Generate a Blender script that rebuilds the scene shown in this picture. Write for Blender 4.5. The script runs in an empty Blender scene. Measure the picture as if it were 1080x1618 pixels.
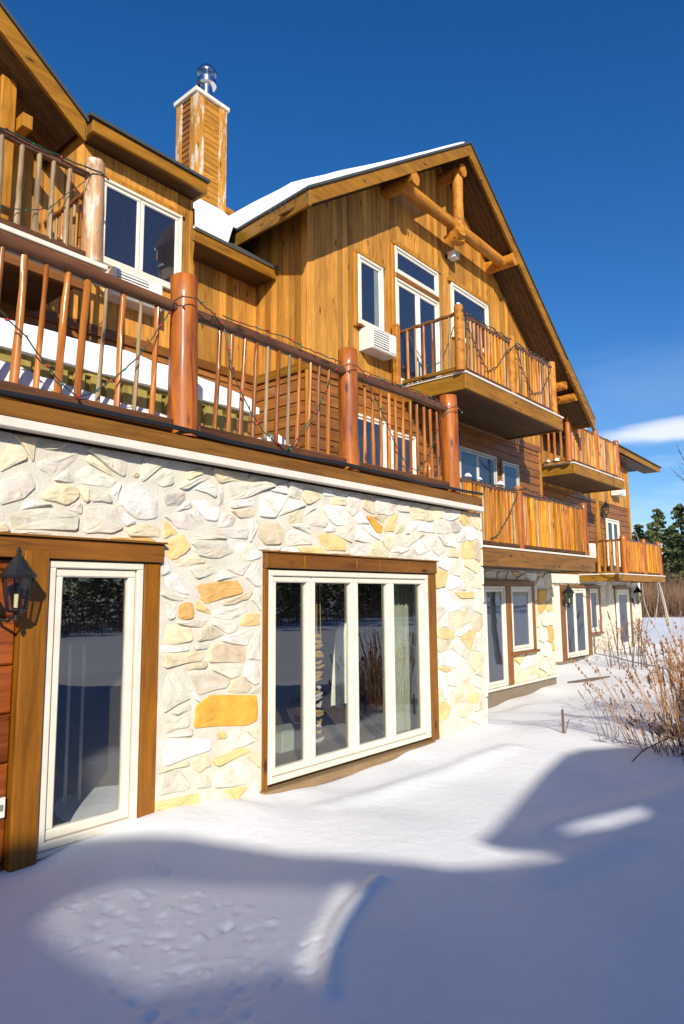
import bpy, bmesh, math, random
from math import sin, cos, pi, radians, sqrt, hypot
from mathutils import Vector, Matrix, noise

# ------------------------------------------------------------------ camera, sky, sun, exposure
scene = bpy.context.scene
COL = scene.collection
SUN = Vector((0.85, 1.0, -0.65)).normalized()          # the way the light travels
cam_d = bpy.data.cameras.new('camera')
cam = bpy.data.objects.new('camera', cam_d); COL.objects.link(cam); scene.camera = cam
_p, _y, _r = radians(7.05), radians(40.45), radians(-0.476)
_fh = Vector((cos(_y), sin(_y), 0)); _rt = Vector((sin(_y), -cos(_y), 0)); _up = Vector((0, 0, 1))
_fw = _fh*cos(_p) + _up*sin(_p); _u = _up*cos(_p) - _fh*sin(_p)
_rt2 = _rt*cos(_r) + _u*sin(_r); _u2 = _u*cos(_r) - _rt*sin(_r)
_m = Matrix((( _rt2.x, _u2.x, -_fw.x, 0.0), (_rt2.y, _u2.y, -_fw.y, -4.84), (_rt2.z, _u2.z, -_fw.z, 1.85), (0, 0, 0, 1)))
cam.matrix_world = _m
cam_d.sensor_fit = 'VERTICAL'; cam_d.sensor_height = 36.0
cam_d.lens = 36.0*1071.3/1618
cam_d.clip_start = 0.05; cam_d.clip_end = 2000

world = bpy.data.worlds.new('World'); scene.world = world; world.use_nodes = True
wn, wl = world.node_tree.nodes, world.node_tree.links
wn.clear()
w_out = wn.new('ShaderNodeOutputWorld'); w_bg = wn.new('ShaderNodeBackground')
sky = wn.new('ShaderNodeTexSky'); sky.sky_type = 'NISHITA'; sky.sun_disc = False
sky.sun_elevation = math.asin(-SUN.z); sky.sun_rotation = math.atan2(-SUN.x, -SUN.y) % (2*pi)
sky.air_density = 1.0; sky.dust_density = 0.5; sky.ozone_density = 3.5; sky.altitude = 300
w_bg.inputs['Strength'].default_value = 0.110
# thin low clouds, by direction
tc = wn.new('ShaderNodeTexCoord'); sep = wn.new('ShaderNodeSeparateXYZ'); wl.new(tc.outputs['Generated'], sep.inputs[0])
mp = wn.new('ShaderNodeMapping'); mp.inputs['Scale'].default_value = (2.2, 2.2, 13.0); mp.inputs['Location'].default_value = (0.35, 0.1, 0.2)
wl.new(tc.outputs['Generated'], mp.inputs[0])
nz = wn.new('ShaderNodeTexNoise'); nz.inputs['Scale'].default_value = 1.6; nz.inputs['Detail'].default_value = 5; nz.inputs['Roughness'].default_value = 0.5
wl.new(mp.outputs[0], nz.inputs['Vector'])
cr = wn.new('ShaderNodeMapRange'); cr.inputs[1].default_value = 0.52; cr.inputs[2].default_value = 0.72; wl.new(nz.outputs['Fac'], cr.inputs[0])
band = wn.new('ShaderNodeMapRange'); band.interpolation_type = 'SMOOTHSTEP'
band.inputs[1].default_value = 0.36; band.inputs[2].default_value = 0.20; wl.new(sep.outputs['Z'], band.inputs[0])
def wmath(op, x, y):
    n_ = wn.new('ShaderNodeMath'); n_.operation = op
    for i_, v_ in enumerate((x, y)):
        if hasattr(v_, 'links'): wl.new(v_, n_.inputs[i_])
        else: n_.inputs[i_].default_value = v_
    return n_.outputs[0]
def bank(direction, size, soft, amount):
    sub = wn.new('ShaderNodeVectorMath'); sub.operation = 'SUBTRACT'; wl.new(tc.outputs['Generated'], sub.inputs[0]); sub.inputs[1].default_value = direction
    dv = wn.new('ShaderNodeVectorMath'); dv.operation = 'DIVIDE'; wl.new(sub.outputs[0], dv.inputs[0]); dv.inputs[1].default_value = size
    ln = wn.new('ShaderNodeVectorMath'); ln.operation = 'LENGTH'; wl.new(dv.outputs[0], ln.inputs[0])
    d_ = wmath('ADD', ln.outputs['Value'], wmath('MULTIPLY', wmath('SUBTRACT', nz.outputs['Fac'], .5), 1.6))
    r_ = wn.new('ShaderNodeMapRange'); r_.interpolation_type = 'SMOOTHSTEP'; r_.inputs[1].default_value = 1.0+soft; r_.inputs[2].default_value = 1.0-soft
    wl.new(d_, r_.inputs[0]); return wmath('MULTIPLY', r_.outputs[0], amount)
mp.inputs['Scale'].default_value = (5.0, 5.0, 22.0)
faint = wmath('MULTIPLY', wmath('MULTIPLY', cr.outputs[0], band.outputs[0]), .16)
main = bank((.9480, .225, .2125), (.07, .085, .013), .55, .75)
veil = bank((.935, .25, .27), (.10, .10, .04), .9, .07)
cm2 = wn.new('ShaderNodeMath'); cm2.operation = 'MAXIMUM'; wl.new(wmath('MAXIMUM', main, veil), cm2.inputs[0]); wl.new(faint, cm2.inputs[1])
hs = wn.new('ShaderNodeHueSaturation'); hs.inputs['Hue'].default_value = 0.508; hs.inputs['Saturation'].default_value = 1.31; wl.new(sky.outputs[0], hs.inputs['Color'])
cmix = wn.new('ShaderNodeMixRGB'); cmix.inputs[2].default_value = (8.0, 8.0, 8.4, 1)
wl.new(cm2.outputs[0], cmix.inputs[0]); wl.new(hs.outputs[0], cmix.inputs[1])
wl.new(cmix.outputs[0], w_bg.inputs['Color']); wl.new(w_bg.outputs[0], w_out.inputs['Surface'])

sun_d = bpy.data.lights.new('sun', 'SUN'); sun_d.energy = 5.0; sun_d.angle = radians(0.42); sun_d.color = (1.0, 0.93, 0.80)
sun_o = bpy.data.objects.new('sun', sun_d); COL.objects.link(sun_o)
sun_o.rotation_euler = SUN.to_track_quat('-Z', 'Y').to_euler()
sun_o.location = (-20, -25, 20)
scene.view_settings.view_transform = 'Standard'; scene.view_settings.look = 'None'
scene.view_settings.exposure = 0.33; scene.view_settings.gamma = 1.0
scene.view_settings.use_curve_mapping = False
scene.render.engine = 'CYCLES'

KEY=[("o",[(3.67,1.92),(3.74,1.82),(3.81,1.78),(4.23,1.88),(4.23,1.94),(4.15,2.01),(3.75,1.97)]),
("O",[(3.7,0.74),(4.2,0.68),(4.44,0.69),(4.43,0.94),(3.89,1.0),(3.71,0.93)]),
("w",[(3.37,2.02),(3.38,1.93),(3.47,1.89),(3.65,1.86),(3.49,2.06)]),
("o",[(3.52,1.66),(3.68,1.66),(3.68,1.81),(3.52,1.8)]),
("g",[(3.38,1.84),(3.41,1.66),(3.49,1.66),(3.5,1.81)]),
("y",[(3.36,1.47),(3.53,1.45),(3.67,1.47),(3.66,1.59),(3.37,1.64)]),
("t",[(3.71,1.46),(3.9,1.47),(4.05,1.51),(3.85,1.61),(3.75,1.57)]),
("T",[(3.84,1.27),(4.28,1.24),(4.3,1.29),(4.3,1.39),(4.0,1.44),(3.86,1.42)]),
("y",[(3.38,1.26),(3.8,1.3),(3.81,1.39),(3.38,1.39)]),
("g",[(3.38,0.9),(3.67,0.99),(3.65,1.04),(3.48,1.25),(3.4,1.21)]),
("g",[(3.63,1.22),(3.75,1.0),(4.07,1.04),(4.11,1.1),(3.8,1.23)]),
("p",[(3.61,2.1),(3.69,2.0),(3.94,2.06),(3.97,2.1),(3.8,2.15)]),
("p",[(3.63,2.27),(3.77,2.19),(3.92,2.19),(3.99,2.28),(3.7,2.33)]),
("p",[(4.01,2.11),(4.24,2.03),(4.35,2.19)]),
("p",[(3.87,1.68),(4.1,1.63),(4.32,1.72),(4.25,1.79),(3.91,1.74)]),
("Y",[(4.19,1.58),(4.46,1.57),(4.46,1.7),(4.25,1.69)]),
("w",[(3.34,0.71),(3.42,0.47),(3.9,0.53),(3.89,0.63),(3.59,0.68)]),
("Y",[(3.95,0.6),(4.07,0.6),(4.05,0.67),(3.95,0.67)]),
("Y",[(3.9,0.45),(3.94,0.38),(4.45,0.43),(4.43,0.51),(4.04,0.47)]),
("p",[(3.35,0.26),(3.67,0.24),(3.68,0.3),(3.56,0.43),(3.38,0.43)]),
("Y",[(3.32,0.15),(3.79,0.09),(3.78,0.21),(3.33,0.22)]),
("p",[(3.92,0.2),(4.31,0.15),(4.38,0.31),(4.29,0.38),(3.95,0.35)]),
("g",[(3.73,0.24),(3.9,0.21),(3.91,0.28),(3.84,0.35),(3.74,0.33)]),
("p",[(3.37,0.85),(3.41,0.73),(3.66,0.76),(3.64,0.88)]),
("y",[(1.98,2.88),(1.99,2.71),(2.2,2.85),(2.14,2.92),(2.05,2.95)]),
("g",[(1.99,2.67),(2.0,2.49),(2.18,2.55),(2.26,2.66),(2.19,2.76)]),
("t",[(2.25,2.93),(2.41,2.95),(2.49,3.01),(2.26,3.02)]),
("p",[(2.25,2.84),(2.27,2.78),(2.38,2.74),(2.55,2.89),(2.59,2.98)]),
("g",[(2.6,3.0),(2.86,2.85),(2.98,2.81),(3.01,3.0),(2.74,3.02)]),
("p",[(2.54,2.78),(2.62,2.71),(2.86,2.71),(2.92,2.78),(2.66,2.87)]),
("y",[(2.29,2.6),(2.3,2.56),(2.5,2.53),(2.6,2.63),(2.56,2.7),(2.41,2.7)]),
("G",[(2.68,2.58),(2.88,2.59),(2.84,2.68),(2.68,2.66)]),
("w",[(2.93,2.6),(3.08,2.48),(3.29,2.5),(3.29,2.66),(3.09,2.79),(2.95,2.75)]),
("p",[(2.62,2.54),(2.64,2.33),(2.87,2.35),(2.98,2.4),(2.9,2.58)]),
("p",[(2.06,2.44),(2.1,2.33),(2.59,2.35),(2.6,2.47),(2.37,2.52)]),
("T",[(3.04,2.82),(3.1,2.82),(3.11,2.88),(3.04,2.87)]),
("g",[(3.19,2.82),(3.33,2.77),(3.44,2.81),(3.44,2.93),(3.34,2.95)]),
("G",[(3.34,2.72),(3.36,2.62),(3.5,2.62),(3.58,2.69),(3.57,2.76)]),
("p",[(3.33,2.54),(3.48,2.43),(3.78,2.43),(3.56,2.59)]),
("w",[(3.61,2.69),(3.81,2.52),(3.93,2.53),(3.97,2.65),(3.78,2.72)]),
("T",[(4.06,2.65),(4.17,2.58),(4.43,2.62),(4.43,2.71)]),
("p",[(3.97,2.88),(4.01,2.72),(4.27,2.78),(4.67,2.95),(4.5,2.98)]),
("w",[(3.66,2.79),(3.91,2.74),(3.92,2.86),(3.8,2.88),(3.66,2.81)]),
("y",[(3.56,2.94),(3.59,2.86),(3.77,2.95),(3.76,3.01)]),
("y",[(2.99,2.4),(3.01,2.34),(3.34,2.35),(3.34,2.45),(3.15,2.46)]),
("p",[(3.9,2.46),(3.93,2.4),(4.3,2.39),(4.3,2.5)]),
("g",[(3.62,2.33),(3.73,2.2),(3.96,2.19),(4.14,2.26),(4.02,2.37)]),
("O",[(6.08,2.76),(6.29,2.58),(6.4,2.57),(6.44,2.66),(6.21,2.78)]),
("Y",[(5.25,2.5),(5.39,2.32),(5.74,2.34),(5.74,2.45),(5.5,2.53)]),
("T",[(4.4,2.45),(4.51,2.34),(4.72,2.36),(4.77,2.47),(4.69,2.59),(4.48,2.56)]),
("y",[(5.03,2.86),(5.11,2.79),(5.35,2.89),(5.34,2.98),(5.05,2.95)]),
("y",[(5.43,2.91),(5.45,2.83),(5.75,2.85),(5.75,2.93)]),
("p",[(4.79,2.45),(4.82,2.34),(5.21,2.38),(5.11,2.49),(4.91,2.54)]),
("g",[(5.11,2.68),(5.13,2.59),(5.39,2.57),(5.45,2.64),(5.25,2.76)]),
("t",[(6.99,2.99),(7.0,2.78),(7.33,2.81),(7.37,2.94)]),
("G",[(7.93,2.84),(8.01,2.69),(8.16,2.71),(8.24,2.76),(8.08,2.88)]),
("y",[(4.79,2.67),(4.85,2.57),(5.06,2.61),(5.0,2.75)]),
("w",[(5.86,2.47),(6.2,2.45),(6.25,2.52),(5.96,2.65)]),
("y",[(6.64,2.58),(6.88,2.63),(6.93,2.75),(6.69,2.7)]),
("p",[(6.69,2.46),(6.92,2.44),(7.33,2.65),(7.03,2.65)]),
("T",[(7.85,2.35),(8.14,2.35),(8.18,2.46),(7.86,2.49)]),
("Y",[(7.97,1.9),(8.14,1.8),(8.53,1.8),(8.54,1.9)]),
("y",[(7.8,1.44),(8.09,1.39),(8.45,1.5),(8.28,1.65),(7.81,1.6)]),
("Y",[(7.59,1.44),(7.63,1.28),(7.96,1.26),(7.97,1.38)]),
("w",[(7.52,1.07),(7.62,0.95),(8.0,0.88),(8.24,0.96),(7.9,1.13)]),
("y",[(7.81,0.54),(7.92,0.39),(8.45,0.59),(8.22,0.67)]),
("y",[(7.96,0.27),(8.19,0.21),(8.44,0.35),(8.26,0.39)])]
BAL= [(1.9, 3.4, 1.93, 4.36), (2.06, 3.39, 2.09, 4.37), (2.22, 3.38, 2.26, 4.37), (2.38, 3.4, 2.43, 4.36), (2.54, 3.39, 2.59, 4.37), (2.71, 3.38, 2.76, 4.37), (2.88, 3.39, 2.91, 4.36), (3.04, 3.38, 3.08, 4.36), (3.21, 3.39, 3.24, 4.35), (3.88, 3.37, 3.93, 4.33), (4.04, 3.37, 4.08, 4.33), (4.19, 3.37, 4.24, 4.33), (4.35, 3.37, 4.39, 4.33), (4.51, 3.37, 4.54, 4.33), (4.66, 3.37, 4.7, 4.33), (4.82, 3.38, 4.85, 4.33), (4.96, 3.38, 5.0, 4.33), (5.13, 3.38, 5.17, 4.34), (5.28, 3.38, 5.31, 4.34), (5.45, 3.38, 5.47, 4.34), (6.09, 3.37, 6.11, 4.3), (6.26, 3.36, 6.26, 4.3), (6.41, 3.36, 6.42, 4.3), (6.57, 3.36, 6.59, 4.3), (6.72, 3.36, 6.72, 4.3), (6.88, 3.36, 6.89, 4.3), (7.03, 3.36, 7.05, 4.3), (7.2, 3.35, 7.2, 4.29), (7.37, 3.35, 7.36, 4.29), (7.54, 3.35, 7.51, 4.29), (7.69, 3.35, 7.67, 4.29)]
rnd = random.Random(7)
# ------------------------------------------------------------------ helpers
class MB:
    def __init__(s): s.v = []; s.f = []
    def add(s, vs, fs):
        n = len(s.v); s.v += [tuple(p) for p in vs]; s.f += [tuple(i+n for i in f) for f in fs]; return s
    def box(s, x0, x1, y0, y1, z0, z1, c=0.0):
        """box; c = chamfer of the four edges that face the viewer's side (-Y)"""
        if c <= 0:
            return s.add([(x0,y0,z0),(x1,y0,z0),(x1,y1,z0),(x0,y1,z0),(x0,y0,z1),(x1,y0,z1),(x1,y1,z1),(x0,y1,z1)],
                         [(0,3,2,1),(4,5,6,7),(0,1,5,4),(1,2,6,5),(2,3,7,6),(3,0,4,7)])
        a = [(x0+c,y0,z0+c),(x1-c,y0,z0+c),(x1-c,y0,z1-c),(x0+c,y0,z1-c)]
        b = [(x0,y0+c,z0),(x1,y0+c,z0),(x1,y0+c,z1),(x0,y0+c,z1)]
        d = [(x0,y1,z0),(x1,y1,z0),(x1,y1,z1),(x0,y1,z1)]
        f = [(0,1,2,3),(11,10,9,8)]
        for i in range(4):
            j = (i+1) % 4; f += [(i,4+i,4+j,j), (4+i,8+i,8+j,4+j)]
        return s.add(a+b+d, f)
    def prism_xz(s, poly, y0, y1):
        n = len(poly)
        if area(poly) < 0: poly = poly[::-1]
        return s.add([(p[0],y0,p[1]) for p in poly]+[(p[0],y1,p[1]) for p in poly],
              [tuple(range(n)), tuple(range(2*n-1,n-1,-1))]+[(i,n+i,n+(i+1)%n,(i+1)%n) for i in range(n)])
    def hexa(s, a, b):
        """a, b: two quads (lists of 4 points) joined"""
        return s.add(list(a)+list(b), [(0,1,2,3),(7,6,5,4),(0,4,5,1),(1,5,6,2),(2,6,7,3),(3,7,4,0)])
    def tube(s, pts, rad, n=8, wob=0.0, seed=0, caps=True):
        R = random.Random(seed); pts = [Vector(p) for p in pts]
        if not hasattr(rad, '__len__'): rad = [rad]*len(pts)
        base = len(s.v); ph = R.random()*6
        for i, p in enumerate(pts):
            t = (pts[min(i+1,len(pts)-1)]-pts[max(i-1,0)]).normalized()
            a = Vector((0,0,1)) if abs(t.z) < .9 else Vector((1,0,0))
            u = t.cross(a).normalized(); w = t.cross(u)
            for k in range(n):
                th = 2*pi*k/n
                r = rad[i]*(1+wob*noise.noise(Vector((cos(th)*1.3+ph, sin(th)*1.3, i*.5+seed))))
                s.v.append(tuple(p+u*cos(th)*r+w*sin(th)*r))
        for i in range(len(pts)-1):
            for k in range(n):
                a = base+i*n+k; b = base+i*n+(k+1)%n
                s.f.append((a, b, b+n, a+n))
        if caps:
            s.f.append(tuple(base+n-1-k for k in range(n))); s.f.append(tuple(base+(len(pts)-1)*n+k for k in range(n)))
        return s
    def mesh(s, name, m, smooth=False):
        me = bpy.data.meshes.new(name); me.from_pydata(s.v, [], s.f); me.update()
        if m: me.materials.append(m)
        if smooth: me.shade_smooth(); me.set_sharp_from_angle(angle=radians(55))
        return me
    def build(s, name, m, parent=None, smooth=False, **kw):
        return link(name, s.mesh(name, m, smooth), parent, **kw)

def link(name, me, parent=None, loc=None, rot=None, scale=None, label=None, cat=None, group=None, kind=None, color=None):
    o = bpy.data.objects.new(name, me); COL.objects.link(o)
    if parent is not None:
        o.parent = parent
        o.matrix_parent_inverse = WM[parent.name].inverted()
    if loc is not None: o.location = loc
    if rot is not None: o.rotation_euler = rot
    if scale is not None: o.scale = scale
    M = Matrix.LocRotScale(Vector(loc or (0,0,0)), __import__('mathutils').Euler(rot or (0,0,0)), Vector(scale or (1,1,1)))
    WM[o.name] = M
    if label: o['label'] = label
    if cat: o['category'] = cat
    if group: o['group'] = group
    if kind: o['kind'] = kind
    if color: o.color = (*color, 1)
    return o
WM = {}
def empty(name, loc, label, cat, group=None, kind=None):
    return link(name, None, None, loc=loc, label=label, cat=cat, group=group, kind=kind)
def area(p): return .5*sum(p[i][0]*p[(i+1)%len(p)][1]-p[(i+1)%len(p)][0]*p[i][1] for i in range(len(p)))
def clip(poly, nx, nz, d):
    """keep the side nx*x+nz*z <= d"""
    out = []
    for i in range(len(poly)):
        a, b = poly[i], poly[(i+1)%len(poly)]
        da, db = nx*a[0]+nz*a[1]-d, nx*b[0]+nz*b[1]-d
        if da <= 0: out.append(a)
        if (da < 0 < db) or (db < 0 < da):
            t = da/(da-db); out.append((a[0]+(b[0]-a[0])*t, a[1]+(b[1]-a[1])*t))
    return out
def edges(poly):
    """outward half planes of a counter-clockwise convex polygon"""
    r = []
    for i in range(len(poly)):
        a, b = poly[i], poly[(i+1)%len(poly)]
        dx, dz = b[0]-a[0], b[1]-a[1]; l = hypot(dx, dz)
        if l < 1e-5: continue
        nx, nz = dz/l, -dx/l; r.append((nx, nz, nx*a[0]+nz*a[1]))
    return r
def inset(poly, d):
    q = list(poly)
    for nx, nz, c in edges(poly):
        q = clip(q, nx, nz, c-d)
        if len(q) < 3: return []
    return q
def cut_out(cell, hole, margin):
    """trim the convex cell so that it stays off the convex hole"""
    inter = cell
    for nx, nz, c in edges(hole): 
        inter = clip(inter, nx, nz, c+margin)
        if len(inter) < 3: return cell
    best, ba = [], 0
    for nx, nz, c in edges(hole):
        q = clip(cell, -nx, -nz, -(c+margin))
        if len(q) > 2 and area(q) > ba: best, ba = q, area(q)
    return best
def rect(x0, x1, z0, z1): return [(x0,z0),(x1,z0),(x1,z1),(x0,z1)]

# ------------------------------------------------------------------ materials
def new_mat(name):
    m = bpy.data.materials.new(name); m.use_nodes = True
    nt = m.node_tree; b = nt.nodes['Principled BSDF']; return m, nt, b
def ramp(nt, src, stops):
    r = nt.nodes.new('ShaderNodeValToRGB'); e = r.color_ramp.elements
    while len(e) < len(stops): e.new(.5)
    for i, (p, c) in enumerate(stops): e[i].position = p; e[i].color = (*c, 1)
    nt.links.new(src, r.inputs[0]); return r.outputs[0]
def coords(nt, scale, rnd_off=True):
    t = nt.nodes.new('ShaderNodeTexCoord'); mp = nt.nodes.new('ShaderNodeMapping'); mp.inputs['Scale'].default_value = scale
    src = t.outputs['Object']
    if rnd_off:
        oi = nt.nodes.new('ShaderNodeObjectInfo'); mu = nt.nodes.new('ShaderNodeMath'); mu.operation = 'MULTIPLY'; mu.inputs[1].default_value = 37.0
        nt.links.new(oi.outputs['Random'], mu.inputs[0])
        ad = nt.nodes.new('ShaderNodeVectorMath'); ad.operation = 'ADD'
        nt.links.new(src, ad.inputs[0]); nt.links.new(mu.outputs[0], ad.inputs[1]); src = ad.outputs[0]
    nt.links.new(src, mp.inputs[0]); return mp.outputs[0]
def noise_tex(nt, vec, sc, det=4, rough=.55, dist=0):
    n = nt.nodes.new('ShaderNodeTexNoise'); n.inputs['Scale'].default_value = sc; n.inputs['Detail'].default_value = det
    n.inputs['Roughness'].default_value = rough; n.inputs['Distortion'].default_value = dist
    if vec: nt.links.new(vec, n.inputs['Vector'])
    return n.outputs['Fac']
def bump(nt, b, h, strength, dist=.01):
    bp = nt.nodes.new('ShaderNodeBump'); bp.inputs['Strength'].default_value = strength; bp.inputs['Distance'].default_value = dist
    nt.links.new(h, bp.inputs['Height']); nt.links.new(bp.outputs[0], b.inputs['Normal'])
def mixc(nt, fac, a, b, mode='MIX'):
    m = nt.nodes.new('ShaderNodeMixRGB'); m.blend_type = mode
    for s, v in ((0, fac), (1, a), (2, b)):
        if hasattr(v, 'links'): nt.links.new(v, m.inputs[s])
        else: m.inputs[s].default_value = v if s == 0 else (*v, 1)
    return m.outputs[0]
def wood(name, dark, light, axis='Z', rough=.5, coat=0.0, var=.25, wear=None, grain=14, knots=True):
    m, nt, b = new_mat(name)
    g = {'X': (1.2, grain, grain), 'Y': (grain, 1.2, grain), 'Z': (grain, grain, 1.2)}[axis]
    v = coords(nt, g)
    n1 = noise_tex(nt, v, 1.0, 6, .62, .6)
    c = ramp(nt, n1, [(.30, tuple(d*.8 for d in dark)), (.48, tuple((a+l)/2 for a, l in zip(dark, light))), (.68, light)])
    nf = noise_tex(nt, v, 3.6, 4, .7)
    c = mixc(nt, .45, c, ramp(nt, nf, [(.36, (.66, .60, .54)), (.52, (1.0, 1.0, 1.0))]), 'MULTIPLY')
    v2 = coords(nt, (1, 1, 1)); n2 = noise_tex(nt, v2, 1.3, 3, .5)
    c = mixc(nt, .55, c, ramp(nt, n2, [(.32, (.72, .65, .56)), (.66, (1.08, 1.06, 1.0))]), 'MULTIPLY')
    if knots:
        g2 = {'X': (2.2, 7, 7), 'Y': (7, 2.2, 7), 'Z': (7, 7, 2.2)}[axis]
        vo = nt.nodes.new('ShaderNodeTexVoronoi'); nt.links.new(coords(nt, g2), vo.inputs['Vector']); vo.inputs['Scale'].default_value = .8
        k = nt.nodes.new('ShaderNodeMapRange'); k.inputs[1].default_value = .06; k.inputs[2].default_value = .16; nt.links.new(vo.outputs['Distance'], k.inputs[0])
        c = mixc(nt, k.outputs[0], tuple(d*.25 for d in dark), c)
    oi = nt.nodes.new('ShaderNodeObjectInfo')
    c = mixc(nt, 1.0, c, ramp(nt, oi.outputs['Random'], [(0, (1-var,)*3), (1, (1+var*.35,)*3)]), 'MULTIPLY')
    if wear:
        n3 = noise_tex(nt, coords(nt, {'X': (1, 4, 4), 'Y': (4, 1, 4), 'Z': (5, 5, 1.2)}[axis]), 1.7, 5, .7)
        w = nt.nodes.new('ShaderNodeMapRange'); w.inputs[1].default_value = wear[1]; w.inputs[2].default_value = wear[1]+.08; nt.links.new(n3, w.inputs[0])
        c = mixc(nt, w.outputs[0], c, wear[0])
    nt.links.new(c, b.inputs['Base Color'])
    b.inputs['Specular IOR Level'].default_value = .28
    b.inputs['Roughness'].default_value = rough; b.inputs['Coat Weight'].default_value = coat; b.inputs['Coat Roughness'].default_value = .13
    bump(nt, b, n1, .35, .006); return m
def plain(name, col, rough=.5, metal=0.0, bumpn=None, var=.0, coat=0):
    m, nt, b = new_mat(name)
    v = coords(nt, (1, 1, 1)); n = noise_tex(nt, v, 6.0, 5)
    c = mixc(nt, 1.0, col, ramp(nt, n, [(.3, (.86,)*3), (.7, (1.0,)*3)]), 'MULTIPLY'); nt.links.new(c, b.inputs['Base Color'])
    b.inputs['Roughness'].default_value = rough; b.inputs['Metallic'].default_value = metal; b.inputs['Coat Weight'].default_value = coat
    if bumpn: bump(nt, b, noise_tex(nt, v, bumpn[0], 5), bumpn[1], .01)
    return m
M = {}
M['board'] = wood('cedar_board', (.43, .185, .030), (.64, .305, .056), 'Z', .55, 0, .42)
M['plank'] = wood('stained_plank', (.20, .072, .016), (.34, .135, .030), 'X', .5, .1, .3)
M['plank_y'] = wood('stained_plank_side', (.20, .072, .016), (.34, .135, .030), 'Y', .5, .1, .3)
M['redplank'] = wood('varnished_red_plank', (.17, .036, .006), (.34, .085, .012), 'X', .35, .3, .3)
M['fascia'] = wood('fascia_board', (.22, .092, .007), (.37, .165, .012), 'X', .5, .0, .15)
M['fascia_y'] = wood('fascia_board_side', (.20, .095, .009), (.32, .16, .016), 'Y', .5, .0, .15)
M['beam'] = wood('brown_deck_beam', (.15, .060, .008), (.29, .125, .016), 'X', .5, .1, .15)
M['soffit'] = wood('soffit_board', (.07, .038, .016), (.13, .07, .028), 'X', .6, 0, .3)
M['trim'] = wood('timber_trim', (.16, .055, .003), (.30, .115, .006), 'Z', .42, .2, .2)
M['trim_x'] = wood('timber_header', (.17, .060, .007), (.28, .105, .013), 'X', .42, .2, .2)
M['corner'] = wood('corner_board', (.36, .145, .012), (.56, .25, .026), 'Z', .5, 0, .15)
M['post'] = wood('varnished_log', (.20, .038, .003), (.50, .150, .012), 'Z', .5, .42, .15, grain=10)
M['peel'] = wood('peeled_log', (.36, .17, .075), (.56, .34, .18), 'Z', .5, .1, .15, grain=7, wear=((.56, .46, .36), .50))
M['truss'] = wood('truss_log', (.36, .125, .012), (.62, .265, .030), 'X', .6, .0, .15, grain=9)
M['stick'] = wood('varnished_stick', (.28, .075, .010), (.56, .20, .030), 'Z', .42, .22, .45, grain=9)
M['gstick'] = wood('bare_stick', (.22, .15, .085), (.42, .29, .17), 'Z', .6, .0, .3, grain=12)
M['ystick'] = wood('golden_stick', (.42, .14, .006), (.66, .28, .014), 'Z', .45, .1, .5, grain=9)
M['pstick'] = wood('pale_stick', (.30, .20, .11), (.55, .36, .20), 'Z', .55, .05, .35, grain=9)
M['rail'] = wood('dark_log_rail', (.09, .035, .014), (.21, .085, .032), 'X', .42, .35, .2, grain=7)
M['rail_y'] = wood('dark_log_rail_side', (.12, .045, .016), (.25, .10, .035), 'Y', .42, .35, .2, grain=7)
M['bottom'] = wood('rough_bottom_rail', (.07, .028, .012), (.15, .06, .022), 'X', .65, .0, .2)
M['chim'] = wood('chimney_board', (.34, .14, .016), (.48, .22, .03), 'X', .6, 0, .25)
M['chim_v'] = wood('worn_chimney_corner', (.40, .17, .02), (.52, .25, .035), 'Z', .65, 0, .1, wear=((.50, .45, .38), .50))
M['slat'] = wood('bench_slat', (.26, .20, .05), (.42, .33, .09), 'Z', .6, 0, .2)
M['sill'] = wood('weathered_sill', (.20, .13, .065), (.33, .22, .12), 'X', .7, 0, .2)
M['white'] = plain('cream_frame', (.74, .68, .56), .35, var=.0)
M['trimw'] = plain('white_drip_edge', (.72, .66, .56), .4)
M['ac'] = plain('white_appliance', (.78, .75, .68), .35)
M['acd'] = plain('grille_shade_and_flap', (.22, .21, .19), .5)  # shade behind the louvres as a colour; also the outlet flap's grey
M['black'] = plain('black_iron', (.018, .018, .02), .4, .3)
M['shingle'] = plain('roof_shingle', (.045, .05, .05), .9, bumpn=(40, .6))
M['hose'] = plain('black_cable', (.012, .013, .016), .42)
M['steel'] = plain('flue_steel', (.62, .64, .68), .18, 1.0)
M['concrete'] = plain('brown_foundation', (.20, .15, .10), .85, bumpn=(20, .5))
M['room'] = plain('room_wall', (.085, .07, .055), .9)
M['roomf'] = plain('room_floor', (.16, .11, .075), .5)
M['curtain'] = plain('pale_curtain', (.34, .36, .26), .9)
M['cloth'] = plain('white_cloth', (.80, .78, .62), .9)
M['shellb'] = plain('mobile_bead', (.42, .27, .06), .4)
M['shellw'] = plain('mobile_shell', (.5, .46, .36), .4)
M['cord'] = plain('green_wire', (.012, .05, .03), .5)
M['bulbr'] = plain('red_bulb', (.62, .012, .02), .2, coat=.5)
M['bulbg'] = plain('green_bulb', (.01, .22, .12), .2, coat=.5)
M['birch'] = plain('birch_bark', (.40, .36, .31), .8, bumpn=(12, .5))
M['bark'] = plain('grey_bark', (.10, .075, .055), .9, bumpn=(12, .7))
M['twig'] = plain('dry_twig', (.13, .075, .05), .85)
M['stalk'] = plain('dry_golden_stalk', (.46, .23, .085), .8)
M['seed'] = plain('brown_seed_head', (.26, .13, .06), .9)
M['seedd'] = plain('dark_seed_head', (.05, .032, .026), .9)
M['orange'] = plain('orange_plastic', (.75, .20, .015), .4, coat=.3)
M['lampglass'] = None

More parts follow.
